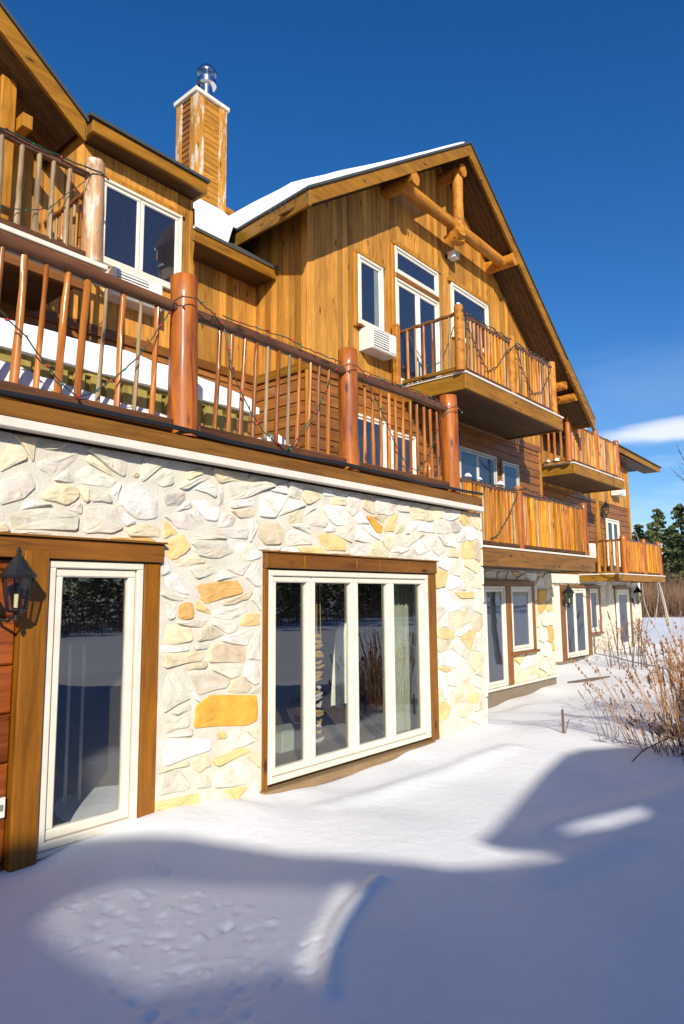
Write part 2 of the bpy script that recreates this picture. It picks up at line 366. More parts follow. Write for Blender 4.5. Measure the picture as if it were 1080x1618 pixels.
def stone_mat(name='field_stone'):
    m, nt, b = new_mat(name)
    oi = nt.nodes.new('ShaderNodeObjectInfo')
    v = coords(nt, (1, 1, 1)); n = noise_tex(nt, v, 5.5, 7, .65, .4)
    c = mixc(nt, 1.0, oi.outputs['Color'], ramp(nt, n, [(.28, (.70, .66, .60)), (.5, (.95, .95, .95)), (.72, (1.08, 1.08, 1.08))]), 'MULTIPLY')
    n2 = noise_tex(nt, coords(nt, (1, 1, 2.2)), 2.4, 4, .6)
    st = nt.nodes.new('ShaderNodeMapRange'); st.inputs[1].default_value = .56; st.inputs[2].default_value = .72; st.inputs[4].default_value = .38; nt.links.new(n2, st.inputs[0])
    c = mixc(nt, st.outputs[0], c, (.62, .38, .13))
    nt.links.new(c, b.inputs['Base Color']); b.inputs['Roughness'].default_value = .85
    n3 = noise_tex(nt, coords(nt, (1, 1, 1.6)), 16, 8, .7)
    bump(nt, b, n3, .7, .012); return m
M['stone'] = stone_mat()
def mortar_mat():
    m, nt, b = new_mat('mortar')
    v = coords(nt, (1, 1, 1), False); n = noise_tex(nt, v, 4, 5)
    nt.links.new(ramp(nt, n, [(.3, (.56, .52, .43)), (.7, (.69, .64, .54))]), b.inputs['Base Color'])
    b.inputs['Roughness'].default_value = .95; bump(nt, b, noise_tex(nt, v, 45, 6, .7), .8, .012); return m
M['mortar'] = mortar_mat()
def glass_mat(name, tint=(.90, .93, .93), boost=1.5):
    m = bpy.data.materials.new(name); m.use_nodes = True; nt = m.node_tree; nt.nodes.clear()
    o = nt.nodes.new('ShaderNodeOutputMaterial'); mx = nt.nodes.new('ShaderNodeMixShader')
    t = nt.nodes.new('ShaderNodeBsdfTransparent'); t.inputs[0].default_value = (*tint, 1)
    g = nt.nodes.new('ShaderNodeBsdfGlossy'); g.inputs['Roughness'].default_value = .004; g.inputs[0].default_value = (.95, .97, 1, 1)
    ge = nt.nodes.new('ShaderNodeNewGeometry'); dp = nt.nodes.new('ShaderNodeVectorMath'); dp.operation = 'DOT_PRODUCT'
    nt.links.new(ge.outputs['Incoming'], dp.inputs[0]); nt.links.new(ge.outputs['Normal'], dp.inputs[1])
    def mth(op, x, y=None):
        n_ = nt.nodes.new('ShaderNodeMath'); n_.operation = op; n_.use_clamp = (op in ('SUBTRACT', 'MULTIPLY_ADD'))
        for i_, v_ in enumerate((x, y) if y is not None else (x,)):
            if hasattr(v_, 'links'): nt.links.new(v_, n_.inputs[i_])
            else: n_.inputs[i_].default_value = v_
        return n_
    ab = mth('ABSOLUTE', dp.outputs['Value']).outputs[0]; om = mth('SUBTRACT', 1.0, ab).outputs[0]; p5 = mth('POWER', om, 5.0).outputs[0]
    k = mth('MULTIPLY_ADD', p5, .9); k.inputs[2].default_value = .045*boost
    nt.links.new(k.outputs[0], mx.inputs[0])
    tcn = nt.nodes.new('ShaderNodeTexCoord'); nn = nt.nodes.new('ShaderNodeTexNoise'); nn.inputs['Scale'].default_value = 1.3
    nt.links.new(tcn.outputs['Object'], nn.inputs['Vector']); bp = nt.nodes.new('ShaderNodeBump'); bp.inputs['Strength'].default_value = .03; bp.inputs['Distance'].default_value = .05
    nt.links.new(nn.outputs['Fac'], bp.inputs['Height']); nt.links.new(bp.outputs[0], g.inputs['Normal'])
    nt.links.new(t.outputs[0], mx.inputs[1]); nt.links.new(g.outputs[0], mx.inputs[2]); nt.links.new(mx.outputs[0], o.inputs[0]); return m
M['glass'] = glass_mat('window_glass', (.82, .85, .85), 3.6)
M['lampglass'] = glass_mat('lantern_glass', (.75, .74, .6), 1.0)
M['bglass'] = glass_mat('upper_window_glass', (.85, .88, .92), 3.2)
def dark_glass(name, col, ior=1.9, stripes=False):
    m, nt, b = new_mat(name)
    b.inputs['Base Color'].default_value = (*col, 1); b.inputs['Roughness'].default_value = .03; b.inputs['IOR'].default_value = ior
    v = coords(nt, (1, 1, 1), False); bump(nt, b, noise_tex(nt, v, 1.2, 2), .04, .05)
    return m
M['dglass'] = dark_glass('dark_window_glass', (.012, .018, .03))
M['blind'] = plain('blind_and_room_dark', (.03, .035, .055), .4)  # slatted dormer blind, and sheets painted as the dark of unlit rooms
def snow_mat():
    m, nt, b = new_mat('snow')
    v = coords(nt, (1, 1, 1), False)
    nt.links.new(ramp(nt, noise_tex(nt, v, 1.5, 3), [(.3, (.77, .775, .785)), (.7, (.82, .82, .825))]), b.inputs['Base Color'])
    b.inputs['Roughness'].default_value = .62; b.inputs['Specular IOR Level'].default_value = .3
    h1 = noise_tex(nt, v, 110, 6, .75); h2 = noise_tex(nt, v, 9, 5, .6)
    ad = nt.nodes.new('ShaderNodeMath'); ad.operation = 'MULTIPLY_ADD'; ad.inputs[1].default_value = 3.5; nt.links.new(h2, ad.inputs[0]); nt.links.new(h1, ad.inputs[2])
    bump(nt, b, ad.outputs[0], .34, .010); return m
M['snow'] = snow_mat()
def leaf_mat(name, a, c2):
    m, nt, b = new_mat(name)
    g = nt.nodes.new('ShaderNodeNewGeometry')
    nt.links.new(ramp(nt, g.outputs['Random Per Island'], [(0, a), (1, c2)]), b.inputs['Base Color'])
    b.inputs['Roughness'].default_value = .8; return m
M['pine'] = leaf_mat('pine_needles', (.045, .070, .022), (.13, .15, .045))
M['brush'] = leaf_mat('bare_brush', (.16, .09, .055), (.36, .20, .11))
# ------------------------------------------------------------------ the snow covered ground
import numpy as np
CP = [(-6,-8,.0),(0,-6,.03),(4,-6,.0),(10,-6,-.05),(0,-3,.03),(1.4,-1.7,.05),(2.0,-2.2,.03),(3,-3.5,.0),(5,-3.5,.0),(1.5,0,.0),(2.2,.0,.04),(2.2,.4,.04),(2.8,-.1,.10),(3.35,-.05,.15),(3.35,.3,.15),(3.9,-.2,.11),
      (4.4,-.1,.05),(4.6,-.3,.00),(5.4,-.3,-.02),(5.4,.2,-.05),(6.3,-.2,-.01),(6.9,-.1,.04),(7.5,-.1,.05),(8.2,-.1,.05),(8.75,-.1,.06),(8.75,.3,-.05),(8.6,-.8,.04),(7,-1.2,.06),(5.5,-1.2,.05),(4.2,-1.2,.10),(3,-1.2,.07),(5.5,-2.4,.04),
      (7.5,-2.5,.02),(9.5,-2.2,.0),(10,-.8,-.04),(9.6,.4,-.12),(11,.6,-.28),(10.5,2.0,-.45),(12.7,2.1,-.47),(12.8,1.0,-.32),(14.4,2.1,-.40),(16,2.1,-.32),(16.2,2.9,-.25),(13,-1,-.18),(17,0,-.2),(19.5,3.5,-.20),(23,3.5,-.10),
      (27.5,3.5,-.09),(27.5,8,-.1),(22,0,-.15),(30,-4,-.2),(40,5,-.2),(15,-5,-.15),(30,-20,-.2),(0,-30,-.2),(60,20,-.2),(100,0,-.2),(-40,0,0),(0,60,0),(-40,-60,-.2),(60,-60,-.2),(9,5,0),(0,4,0),(18,6,-.1),(120,80,-.2)]
def axis(segs):
    o = []
    for a, b, st in segs:
        n = max(1, int(round(abs(b-a)/st))); o += [a+(b-a)*i/n for i in range(n)]
    return o+[segs[-1][1]]
gx = axis([(-900,-100,200),(-100,-10,15),(-10,-.6,.6),(-.6,1.7,.06),(1.7,3.9,.015),(3.9,9.6,.035),(9.6,16,.09),(16,32,.25),(32,110,4),(110,900,130)])
gy = axis([(-900,-100,200),(-100,-12,11),(-12,-4.4,.4),(-4.4,-2.75,.05),(-2.75,-.6,.015),(-.6,.4,.035),(.4,4.2,.12),(4.2,40,3),(40,120,8),(120,900,130)])
def snow_h(X, Y):
    X = np.asarray(X, float); Y = np.asarray(Y, float); W = np.zeros_like(X); Z = np.zeros_like(X)
    for a, b, c in CP:
        w = 1.0/(((X-a)**2+(Y-b)**2)+.02)**1.6; W += w; Z += w*c
    Z = Z/W
    near = np.clip(1-(np.hypot(X-5, Y+1)-8)/30, 0, 1)
    # wind drifts, long and low, running along the house
    Z += near*.020*np.sin(1.9*Y+.55*np.sin(.7*X+1)+.35*X)*np.clip((-Y)/.6, 0, 1)
    Z += near*.010*np.sin(3.7*Y-.8*X+np.sin(1.3*X))*np.clip((-Y-.2)/.6, 0, 1)
    # undulating open field
    Z += (1-near)*.12*np.sin(X*.13+Y*.09)*np.sin(Y*.21-X*.05)
    # narrow curved crest in the lit patch
    ax_, ay_, bx_, by_ = 3.60, -2.06, 2.50, -2.60
    t = np.clip(((X-ax_)*(bx_-ax_)+(Y-ay_)*(by_-ay_))/((bx_-ax_)**2+(by_-ay_)**2), 0, 1)
    bow = .10*np.sin(pi*t); nx_, ny_ = (by_-ay_), -(bx_-ax_); l = np.hypot(nx_, ny_)
    d = (X-(ax_+(bx_-ax_)*t+nx_/l*bow))**2+(Y-(ay_+(by_-ay_)*t+ny_/l*bow))**2
    Z += .034*np.exp(-d/.0028)
    # two low whalebacks out in the open snow
    for ax_, ay_, bx_, by_, h, s in ((4.3,-2.75,5.3,-2.95,.03,.03),(5.2,-2.45,7.4,-3.1,.03,.04),(4.6,-.75,7.5,-1.0,.035,.03)):
        t = np.clip(((X-ax_)*(bx_-ax_)+(Y-ay_)*(by_-ay_))/((bx_-ax_)**2+(by_-ay_)**2), 0, 1)
        d = (X-(ax_+(bx_-ax_)*t))**2+(Y-(ay_+(by_-ay_)*t))**2
        Z += h*np.exp(-d/s)
    return Z
XX, YY = np.meshgrid(np.array(gx), np.array(gy)); ZZ = snow_h(XX, YY)
R = random.Random(5)
for i in range(210):                                   # small melt pits and clods fallen from the roof
    px = R.uniform(1.85, 2.85); py = R.uniform(-2.45, -.75)
    if (px-1.85)*.8+(py+.75)*.1 > R.uniform(.2, 1.25): continue
    s = R.uniform(.010, .030); h = R.uniform(.006, .016)*(1 if R.random() < .35 else -1); an = R.uniform(0, 3); ca, sa = cos(an), sin(an)
    u = (XX-px)*ca+(YY-py)*sa; w = -(XX-px)*sa+(YY-py)*ca
    ZZ += h*np.exp(-(u**2/(s*1.6)**2+w**2/s**2))
u = ((XX-2.32)*.45-(YY+.2)*.89)
ny, nx = XX.shape
gv = np.stack([XX.ravel(), YY.ravel(), ZZ.ravel()], 1)
idx = np.arange(ny*nx).reshape(ny, nx)
gf = np.stack([idx[:-1,:-1].ravel(), idx[:-1,1:].ravel(), idx[1:,1:].ravel(), idx[1:,:-1].ravel()], 1)
me = bpy.data.meshes.new('snow_ground'); me.from_pydata(gv.tolist(), [], gf.tolist()); me.materials.append(M['snow']); me.shade_smooth()
link('snow_ground', me, kind='structure', label='smooth wind-drifted snow covering the ground in front of the lodge')
def gh(x, y): return float(snow_h(np.array([x]), np.array([y]))[0])

# ------------------------------------------------------------------ the lodge
lodge = empty('lodge', (4.0, .0, 0.0), 'long timber and stone lodge with log balconies and a snowy gable roof', 'building')
STONE = {'o': (.64,.38,.12), 'O': (.72,.38,.05), 'Y': (.74,.54,.24), 'y': (.71,.62,.42), 't': (.62,.54,.38), 'T': (.65,.54,.37), 'p': (.69,.64,.54), 'w': (.73,.70,.63), 'g': (.66,.61,.50), 'G': (.50,.47,.40)}
def stone_mesh(poly, y, h, R, name='stone'):
    """an irregular field stone standing proud of the mortar"""
    p = []
    n = len(poly)
    for i in range(n):
        a, b = poly[i], poly[(i+1)%n]; l = hypot(b[0]-a[0], b[1]-a[1]); 
        cut = min(.25, .016/max(l, .01))
        for t in ((cut, 1-cut) if l < .12 else (cut, .5, 1-cut)):
            j = .011 if t == .5 else .005; nx, nz = (b[1]-a[1])/max(l,1e-4), -(b[0]-a[0])/max(l,1e-4); q = R.uniform(-j, j)
            p.append((a[0]+(b[0]-a[0])*t+nx*q, a[1]+(b[1]-a[1])*t+nz*q))
    cx = sum(a[0] for a in p)/len(p); cz = sum(a[1] for a in p)/len(p)
    rr = sqrt(abs(area(poly))/pi); sx, sz = R.uniform(-.012,.012)/rr, R.uniform(-.012,.012)/rr
    def ring(s, yy, tilt=1, j=0): 
        k = 1-s/max(rr, .03)
        out = []
        for a in p:
            dx, dz = (a[0]-cx)*k, (a[1]-cz)*k
            out.append((cx+dx, yy+(dx*sx+dz*sz)*tilt+R.uniform(-j, j), cz+dz))
        return out
    m = MB(); n = len(p)
    rings = [ring(0, y+.004, 0), ring(.002, y-h*.6, .6, .002), ring(.009, y-h, 1, .002), ring(rr*.42, y-h-.003, 1, .005)]
    m.v = [q for r in rings for q in r]+[(cx, y-h-R.uniform(-.003,.008), cz)]
    for k in range(3):
        for i in range(n): j = (i+1)%n; m.f.append((k*n+i, k*n+j, (k+1)*n+j, (k+1)*n+i))
    for i in range(n): m.f.append((3*n+i, 3*n+(i+1)%n, 4*n))
    return m
def stones(x0, x1, z0, z1, y, holes, keys, seed, dx, dz, parent, stuff=None, h=(.007,.019), joint=.006, plan=(('p',36),('w',26),('y',13),('g',9),('t',6),('T',4),('Y',5),('o',1))):
    R = random.Random(seed); seeds = []
    nx_, nz_ = int((x1-x0)/dx)+2, int((z1-z0)/dz)+2
    for j in range(-1, nz_+1):
        for i in range(-1, nx_+1):
            seeds.append((x0+(i+.5*(j%2)+R.uniform(-.36,.36))*dx, z0+(j+R.uniform(-.38,.38))*dz))
    blocks = [h_ for h_ in holes]; kp = [k[1] for k in keys]
    bag = [c for c, n in plan for _ in range(n)]; out = []
    an = dz/dx
    for si, s in enumerate(seeds):
        if not (x0-dx < s[0] < x1+dx and z0-dz < s[1] < z1+dz): continue
        inkey = False
        c = rect(max(x0, s[0]-dx*1.6), min(x1, s[0]+dx*1.6), max(z0, s[1]-dz*1.6), min(z1, s[1]+dz*1.6))
        if area(c) <= 0 or c[0][0] >= c[1][0] or c[1][1] >= c[2][1]: continue
        for o in seeds:
            if o is s or abs(o[0]-s[0]) > 3*dx or abs(o[1]-s[1]) > 3*dz: continue
            # anisotropic bisector
            ax_, az_ = (o[0]-s[0])*an, (o[1]-s[1])
            nx2, nz2 = ax_*an, az_; l = hypot(nx2, nz2); mx, mz = (o[0]+s[0])/2, (o[1]+s[1])/2
            nx2 /= l; nz2 /= l; c = clip(c, nx2, nz2, nx2*mx+nz2*mz)
            if len(c) < 3: break
        if len(c) < 3: continue
        for b in blocks: 
            c = cut_out(c, b, .0)
            if len(c) < 3: break
        if len(c) < 3: continue
        for b in kp:
            c = cut_out(c, b, .004)
            if len(c) < 3: break
        if len(c) < 3: continue
        c = inset(c, joint*R.uniform(.5,1.8))
        if len(c) < 3 or area(c) < dx*dz*.09: continue
        out.append((R.choice(bag), c))
    for k in keys:
        c = k[1]
        c = inset(c, .004)
        for b in blocks: c = cut_out(c, b, .0)
        c = clip(clip(c, 1, 0, x1), -1, 0, -x0)
        if len(c) > 2: out.append((k[0], c))
    big = MB()
    for col, c in out:
        hh = R.uniform(*h)
        m = stone_mesh(c, y, hh, R)
        if stuff: big.add(m.v, m.f); continue
        b = STONE[col]; v = R.uniform(.90, 1.08)
        link('stone', m.mesh('stone', M['stone']), parent, color=[min(.9, q*v*(1+R.uniform(-.03,.03))) for q in b])
    if stuff:
        o = big.build('stonework', M['stone'], parent, True, kind='stuff', color=(.68,.60,.46))
    return len(out)

# ---- stone ground floor, near block
WT = 3.02
w = MB()
w.box(3.32, 4.49, 0, .34, -.5, WT); w.box(7.51, 8.755, 0, .34, -.5, WT)
w.box(-2.5, 8.755, .001, .341, 2.285, WT-.002); w.box(4.49, 7.51, .002, .34, -.5, -.03)
w.box(8.42, 8.754, .34, 2.1, -.5, WT)
sw = w.build('stone_wall', M['mortar'], lodge)
holes = [rect(-3, 3.33, -1, 2.30), rect(4.475, 7.525, -1, 2.285)]
stones(-.5, 8.75, -.3, WT, 0, holes, KEY, 11, .36, .215, sw)
# corner stones on the return of the wall, seen edge on
for i in range(12):
    z = -.1+i*.262; hz = .245
    mm = MB(); mm.box(8.75, 8.785+.02*rnd.random(), -.012-.02*rnd.random(), .3, z, z+hz, .012)
    link('corner_stone', mm.mesh('corner_stone', M['stone']), sw, color=STONE[rnd.choice('ppwyt')])

# ---- room behind the big window and behind the patio door
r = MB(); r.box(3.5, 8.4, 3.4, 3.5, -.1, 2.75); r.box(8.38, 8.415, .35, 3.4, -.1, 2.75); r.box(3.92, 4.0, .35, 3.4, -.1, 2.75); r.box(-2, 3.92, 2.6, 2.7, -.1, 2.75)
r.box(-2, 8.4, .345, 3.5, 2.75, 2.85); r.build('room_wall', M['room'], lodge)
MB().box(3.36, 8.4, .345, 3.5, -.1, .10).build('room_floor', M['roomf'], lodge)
M['dim_floor'] = plain('darkened_floor', (.035,.03,.028), .95); MB().box(-2, 3.355, .345, 3.5, -.1, .10).build('room_floor', M['dim_floor'], lodge)  # floor colour darkened so the room behind the door looks dim

def frame_unit(name, x0, x1, z0, z1, y, divs, parent, fr=.05, sash=.05, mat='white', glass='glass', depth=.07, trim=None, low=None, label=None, blind=None):
    """a window or glazed door: outer frame ring, a sash ring round each pane, each pane its own sheet of glass"""
    f = MB()
    f.box(x0, x1, y-depth, y, z1-fr, z1, .008); f.box(x0, x1, y-depth, y, z0, z0+fr, .008)
    f.box(x0, x0+fr, y-depth, y, z0+fr, z1-fr, .008); f.box(x1-fr, x1, y-depth, y, z0+fr, z1-fr, .008)
    root = f.build(name, M[mat], parent, label=label)
    xs = [x0+fr]+list(divs)+[x1-fr]
    for a, b in zip(xs[:-1], xs[1:]):
        a2, b2 = (a+.006, b-.006)
        s = MB(); zt, zb = z1-fr-.004, z0+fr+.004; y0 = y-depth+.022
        s.box(a2, b2, y0, y-.01, zt-sash, zt, .01); s.box(a2, b2, y0, y-.01, zb, zb+sash*1.15, .01)
        s.box(a2, a2+sash, y0, y-.01, zb+sash*1.15, zt-sash, .01); s.box(b2-sash, b2, y0, y-.01, zb+sash*1.15, zt-sash, .01)
        s.build('sash', M[mat], root)
        MB().add([(a2+sash-.004, y-.026, zb+sash*1.15-.004), (b2-sash+.004, y-.026, zb+sash*1.15-.004), (b2-sash+.004, y-.026, zt-sash+.004), (a2+sash-.004, y-.026, zt-sash+.004)], [(0,1,2,3)]).build('pane', M[glass], root)
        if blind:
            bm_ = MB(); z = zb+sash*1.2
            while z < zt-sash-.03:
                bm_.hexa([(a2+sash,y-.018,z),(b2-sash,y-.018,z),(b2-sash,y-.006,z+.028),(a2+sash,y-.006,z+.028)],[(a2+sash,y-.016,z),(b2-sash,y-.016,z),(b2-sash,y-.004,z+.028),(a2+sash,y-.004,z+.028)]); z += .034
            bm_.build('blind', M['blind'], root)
    return root

# big four light window of the stone wall
win = frame_unit('window', 4.55, 7.325, .10, 2.105, .07, [5.17, 5.875, 6.555], lodge, fr=.055, sash=.058, depth=.10)
MB().box(4.495, 7.50, -.055, .12, 2.125, 2.275, .006).build('header_board', M['trim_x'], win)
MB().box(4.48, 7.52, -.075, .0, 2.278, 2.292).build('drip_edge', M['beam'], win)
MB().box(4.49, 4.545, -.03, .13, -.02, 2.122, .004).build('jamb_board', M['trim'], win)
MB().box(7.335, 7.505, -.03, .13, -.05, 2.122, .004).build('jamb_board', M['trim'], win)
sl = MB(); sl.box(4.46, 7.33, -.085, .12, -.02, .06, .008); sl.build('sill', M['sill'], win)
# small battens marking joints on the header
for x in (5.02, 5.86, 6.28, 6.88):
    MB().box(x-.006, x+.006, -.058, -.05, 2.14, 2.26).build('joint_batten', M['fascia'], win)
# patio door
dr = frame_unit('patio_door', 2.375, 3.165, .10, 2.125, .07, [], lodge, fr=.055, sash=.06, depth=.09)
MB().box(.5, 3.335, -.05, .12, 2.135, 2.285, .006).build('header_board', M['trim_x'], dr)
MB().box(.5, 3.35, -.075, .0, 2.288, 2.302).build('drip_edge', M['beam'], dr)
MB().box(2.175, 2.362, -.055, .13, -.2, 2.19, .01).build('jamb_board', M['trim'], dr)
MB().box(3.172, 3.325, -.02, .12, -.2, 2.131, .008).build('jamb_board', M['trim'], dr)
MB().box(2.365, 3.17, -.03, .10, .06, .098, .008).build('threshold', M['white'], dr)
# horizontal planks left of the door
pw = MB().box(-2.5, 2.17, .065, .12, -.3, 2.13).build('plank_wall', M['bottom'], lodge)
for i in range(8):
    z1 = 2.03-.3275*i+.012 if i else 2.125
    z0 = 1.702-.3275*i+.0+(.012 if i else .012) if i else 2.05
    z1 = 2.042-.3275*(i-1) if i else 2.128
    z0 = z1-.3195 if i else 2.05
    MB().box(-2.5, 2.172, .02, .064, z0, z1, .014).build('plank', M['redplank'], pw)

# ---- deck on top of the near block
WY = -.12
d = MB(); d.box(-2.5, 8.62, WY+.05, 3.6, 3.05, 3.245); deck = d.build('deck', M['beam'], lodge)
MB().box(-2.5, 8.64, WY, WY+.05, 3.10, 3.225, .01).build('fascia_board', M['beam'], deck)
MB().box(-2.5, 8.66, WY-.018, WY+.06, 3.028, 3.098, .006).build('drip_edge', M['trimw'], deck)
R = random.Random(3); pts = []
for i in range(90):
    x = -2.4+i*.124
    pts.append((x, WY-.01+.008*sin(x*1.7), 3.268+.010*sin(x*2.3+1)+.004*sin(x*6)))
MB().tube(pts, .021, 7).build('black_hose', M['hose'], None, True, label='black hose lying along the edge of the lower deck', cat='hose')

def log_post(parent, x, y, z0, z1, r, mat='post', seed=0, name='post'):
    n = 9; R = random.Random(seed); pts = []; rr = []
    lx, ly = R.uniform(-.01,.01), R.uniform(-.01,.01)
    for i in range(n):
        t = i/(n-1); pts.append((x+lx*t, y+ly*t, z0+(z1-z0)*t)); rr.append(r*(1.06-.08*t+.02*sin(t*7+seed)))
    pts.append((x+lx, y+ly, z1+.012)); rr.append(r*.90)
    return MB().tube(pts, rr, 18, .10, seed).build(name, M[mat], parent, True)
def stick_mesh(kind, seed, r=.024):
    R = random.Random(seed); n = 8; pts = []; rr = []
    a1, a2 = R.uniform(-.008,.008), R.uniform(-.004,.004)
    for i in range(n):
        t = i/(n-1); pts.append((a1*sin(pi*t)+a2*sin(2*pi*t)+R.uniform(-.0015,.0015), a2*sin(pi*t), t)); rr.append(r*(1.08-.22*t+R.uniform(-.04,.04)))
    return MB().tube(pts, rr, 7, .25, seed).mesh('baluster', M[kind], True)
STK = {}
for k, rad in (('stick', .028), ('gstick', .024), ('ystick', .030), ('pstick', .024)):
    STK[k] = [stick_mesh(k, s, rad) for s in range(10, 15)]
def baluster(parent, p0, p1, kind, i, thick=1.0):
    p0, p1 = Vector(p0), Vector(p1); d = p1-p0; L = d.length
    q = Vector((0,0,1)).rotation_difference(d)
    e = (q @ __import__('mathutils').Quaternion((0,0,1), i*1.7)).to_euler()
    me = STK[kind][i % 5]
    return link('baluster', me, parent, loc=p0, rot=e, scale=(thick, thick, L))
def log_rail(name, parent, a, b, r, mat, seed, own=True, **kw):
    a, b = Vector(a), Vector(b); n = 14; pts = []; rr = []
    for i in range(n+1):
        t = i/n; s = .010 if 0 < i < n else 0
        pts.append(a.lerp(b, t)+Vector((0, s*sin(i*1.3+seed), s*cos(i*1.9+seed)))); rr.append(r*(1+.08*sin(i*2.1+seed)))
    return MB().tube(pts, rr, 10, .15, seed).build(name, M[mat], parent, True, **kw)

# lower deck railing: near part
rail = log_rail('deck_railing', lodge, (-2.4, 0, 4.40), (7.95, 0, 4.405), .058, 'rail', 1)
for a, b, s in ((-2.4, 3.40, 2), (3.66, 5.72, 3), (5.92, 7.9, 4)):
    MB().box(a, b, -.055, .05, 3.27, 3.375, .018).build('bottom_rail', M['bottom'], rail)
for x, zt, s in ((3.525, 4.70, 1), (5.805, 4.665, 2), (7.995, 4.60, 3), (.9, 4.7, 6)):
    log_post(rail, x, .0, 3.235, zt, .124 if s != 2 else .112, 'post', s)
BAL = [(.2,3.4,.22,4.36),(.36,3.4,.4,4.36),(.52,3.4,.55,4.36),(1.1,3.4,1.1,4.36),(1.27,3.4,1.3,4.36),(1.43,3.4,1.45,4.36),(1.58,3.4,1.6,4.36),(1.74,3.4,1.76,4.36)]+BAL
for i, (bx, bz, tx, tz) in enumerate(BAL):
    k = 'gstick' if i in (13, 15, 21, 23) else 'stick'
    th = 1.05 if i in (11, 9, 12) else (.74 if i in (10, 13, 15) else .88)
    if i > 16: th = .80
    baluster(rail, (bx, 0, 3.36), (tx, 0, tz+.03), k, i, th)

# ---- things standing on the lower deck
MB().box(-2.4, 8.5, .15, 3.5, 3.24, 3.25).build('deck_planks', M['beam'], deck)
def snow_slab(name, x0, x1, y0, y1, zf, th, label, n=(60, 10), seed=0, taper=None, cat='snow'):
    """lumpy snow lying on something; zf(x,y) is the surface below"""
    m = MB(); nx_, ny_ = n
    for top in (0, 1):
        for j in range(ny_+1):
            for i in range(nx_+1):
                x = x0+(x1-x0)*i/nx_; y = y0+(y1-y0)*j/ny_
                e = min(i, nx_-i)/nx_*(x1-x0); g = min(j, ny_-j)/ny_*(y1-y0); q = min(e, g)
                rd = min(1, sqrt(max(0, 1-(1-min(1, q/.10))**2))+.45)
                t = th(x, y) if callable(th) else th
                z = zf(x, y)
                if top:
                    z += t*rd*(1+.18*noise.noise(Vector((x*1.6, y*1.6, seed)))+.05*noise.noise(Vector((x*7, y*7, seed))))
                bul = .05*noise.noise(Vector((x*3, seed, 0)))
                m.v.append((x, y+(bul if j in (0,) else 0), z))
    N = (nx_+1)*(ny_+1)
    for j in range(ny_):
        for i in range(nx_):
            a = j*(nx_+1)+i; m.f.append((N+a, N+a+1, N+a+nx_+2, N+a+nx_+1)); m.f.append((a, a+nx_+1, a+nx_+2, a+1))
    for i in range(nx_):
        a = i; m.f.append((a, a+1, N+a+1, N+a)); a = ny_*(nx_+1)+i; m.f.append((a+1, a, N+a, N+a+1))
    for j in range(ny_):
        a = j*(nx_+1); m.f.append((a+nx_+1, a, N+a, N+a+nx_+1)); a = j*(nx_+1)+nx_; m.f.append((a, a+nx_+1, N+a+nx_+1, N+a))
    return m.build(name, M['snow'], None, True, label=label, cat=cat, kind='stuff')
snow_slab('snow_layer', -2.3, 7.8, .12, 2.9, lambda x, y: 3.25, lambda x, y: .17+.22*max(0, min(1, (3.7-x)/1.6))*max(0, min(1, (1.1-y)/.3+.4))+.04*sin(x*2.1), 'snow lying on the floor of the lower deck behind the railing', (110, 20), 1)
bench = empty('slatted_bench', (3.5, 1.0, 3.25), 'long slatted wooden bench under a thick cap of snow on the lower deck', 'bench')
MB().box(.3, 5.15, .80, 1.40, 3.86, 3.90).build('seat', M['slat'], bench)
MB().box(.3, 5.15, .84, .87, 3.80, 3.858).build('front_rail', M['slat'], bench); MB().box(.3, 5.15, .84, .87, 3.42, 3.47).build('front_rail', M['slat'], bench)
x = .32
while x < 5.1:
    MB().box(x, x+.105, .80, .838, 3.38, 3.858, .004).build('slat', M['slat'], bench); x += .168
for x in (.4, 2.7, 5.0):
    MB().box(x, x+.08, 1.3, 1.38, 3.19, 3.86).build('leg', M['slat'], bench)
snow_slab('snow_layer', .25, 5.25, .74, 1.45, lambda x, y: 3.90, lambda x, y: .275-.10*max(0, (x-4.3)), 'thick smooth cap of snow on the slatted deck bench', (90, 12), 5)
bench.location = (3.5, 1.15, 3.31)
[o for o in bpy.data.objects if o.get('label', '').startswith('thick smooth cap')][0].location = (0, .15, .06)
snow_slab('snow_layer', 5.2, 6.0, .5, 1.6, lambda x, y: 3.26, lambda x, y: .42-.45*(x-5.2), 'sloping heap of snow at the end of the slatted bench', (20, 16), 8)

# ---- walls above the deck
def boards_v(parent, x0, x1, y, w_, prof, z0, th=.022, mat='board', seed=0):
    """vertical boards; prof = convex outline in x,z"""
    x = x0; i = 0
    while x < x1-.02:
        w2 = min(w_, x1-x); c = prof
        c = clip(c, 1, 0, x+w2-.007); c = clip(c, -1, 0, -(x)); c = clip(c, 0, -1, -z0)
        if len(c) > 2 and area(c) > .004:
            MB().prism_xz(c, y-th-(.004 if i % 3 == 1 else 0), y).build('board', M[mat], parent)
        x += w_; i += 1
def planks_h(parent, x0, x1, y, z0, z1, h=.19, th=.03, mat='plank'):
    z = z0
    while z < z1-.02:
        hh = min(h, z1-z)
        m = MB(); m.hexa([(x0,y-th,z+.006),(x1,y-th,z+.006),(x1,y,z+.006),(x0,y,z+.006)],[(x0,y-th*.35,z+hh),(x1,y-th*.35,z+hh),(x1,y,z+hh),(x0,y,z+hh)])
        m.build('plank', M[mat], parent); z += h
def planks_side(parent, x, y0, y1, z0, z1, h=.19, th=.03, mat='plank_y'):
    z = z0
    while z < z1-.02:
        hh = min(h, z1-z)
        m = MB(); m.hexa([(x-th,y0,z+.006),(x,y0,z+.006),(x,y1,z+.006),(x-th,y1,z+.006)],[(x-th*.35,y0,z+hh),(x,y0,z+hh),(x,y1,z+hh),(x-th*.35,y1,z+hh)])
        m.build('plank', M[mat], parent); z += h
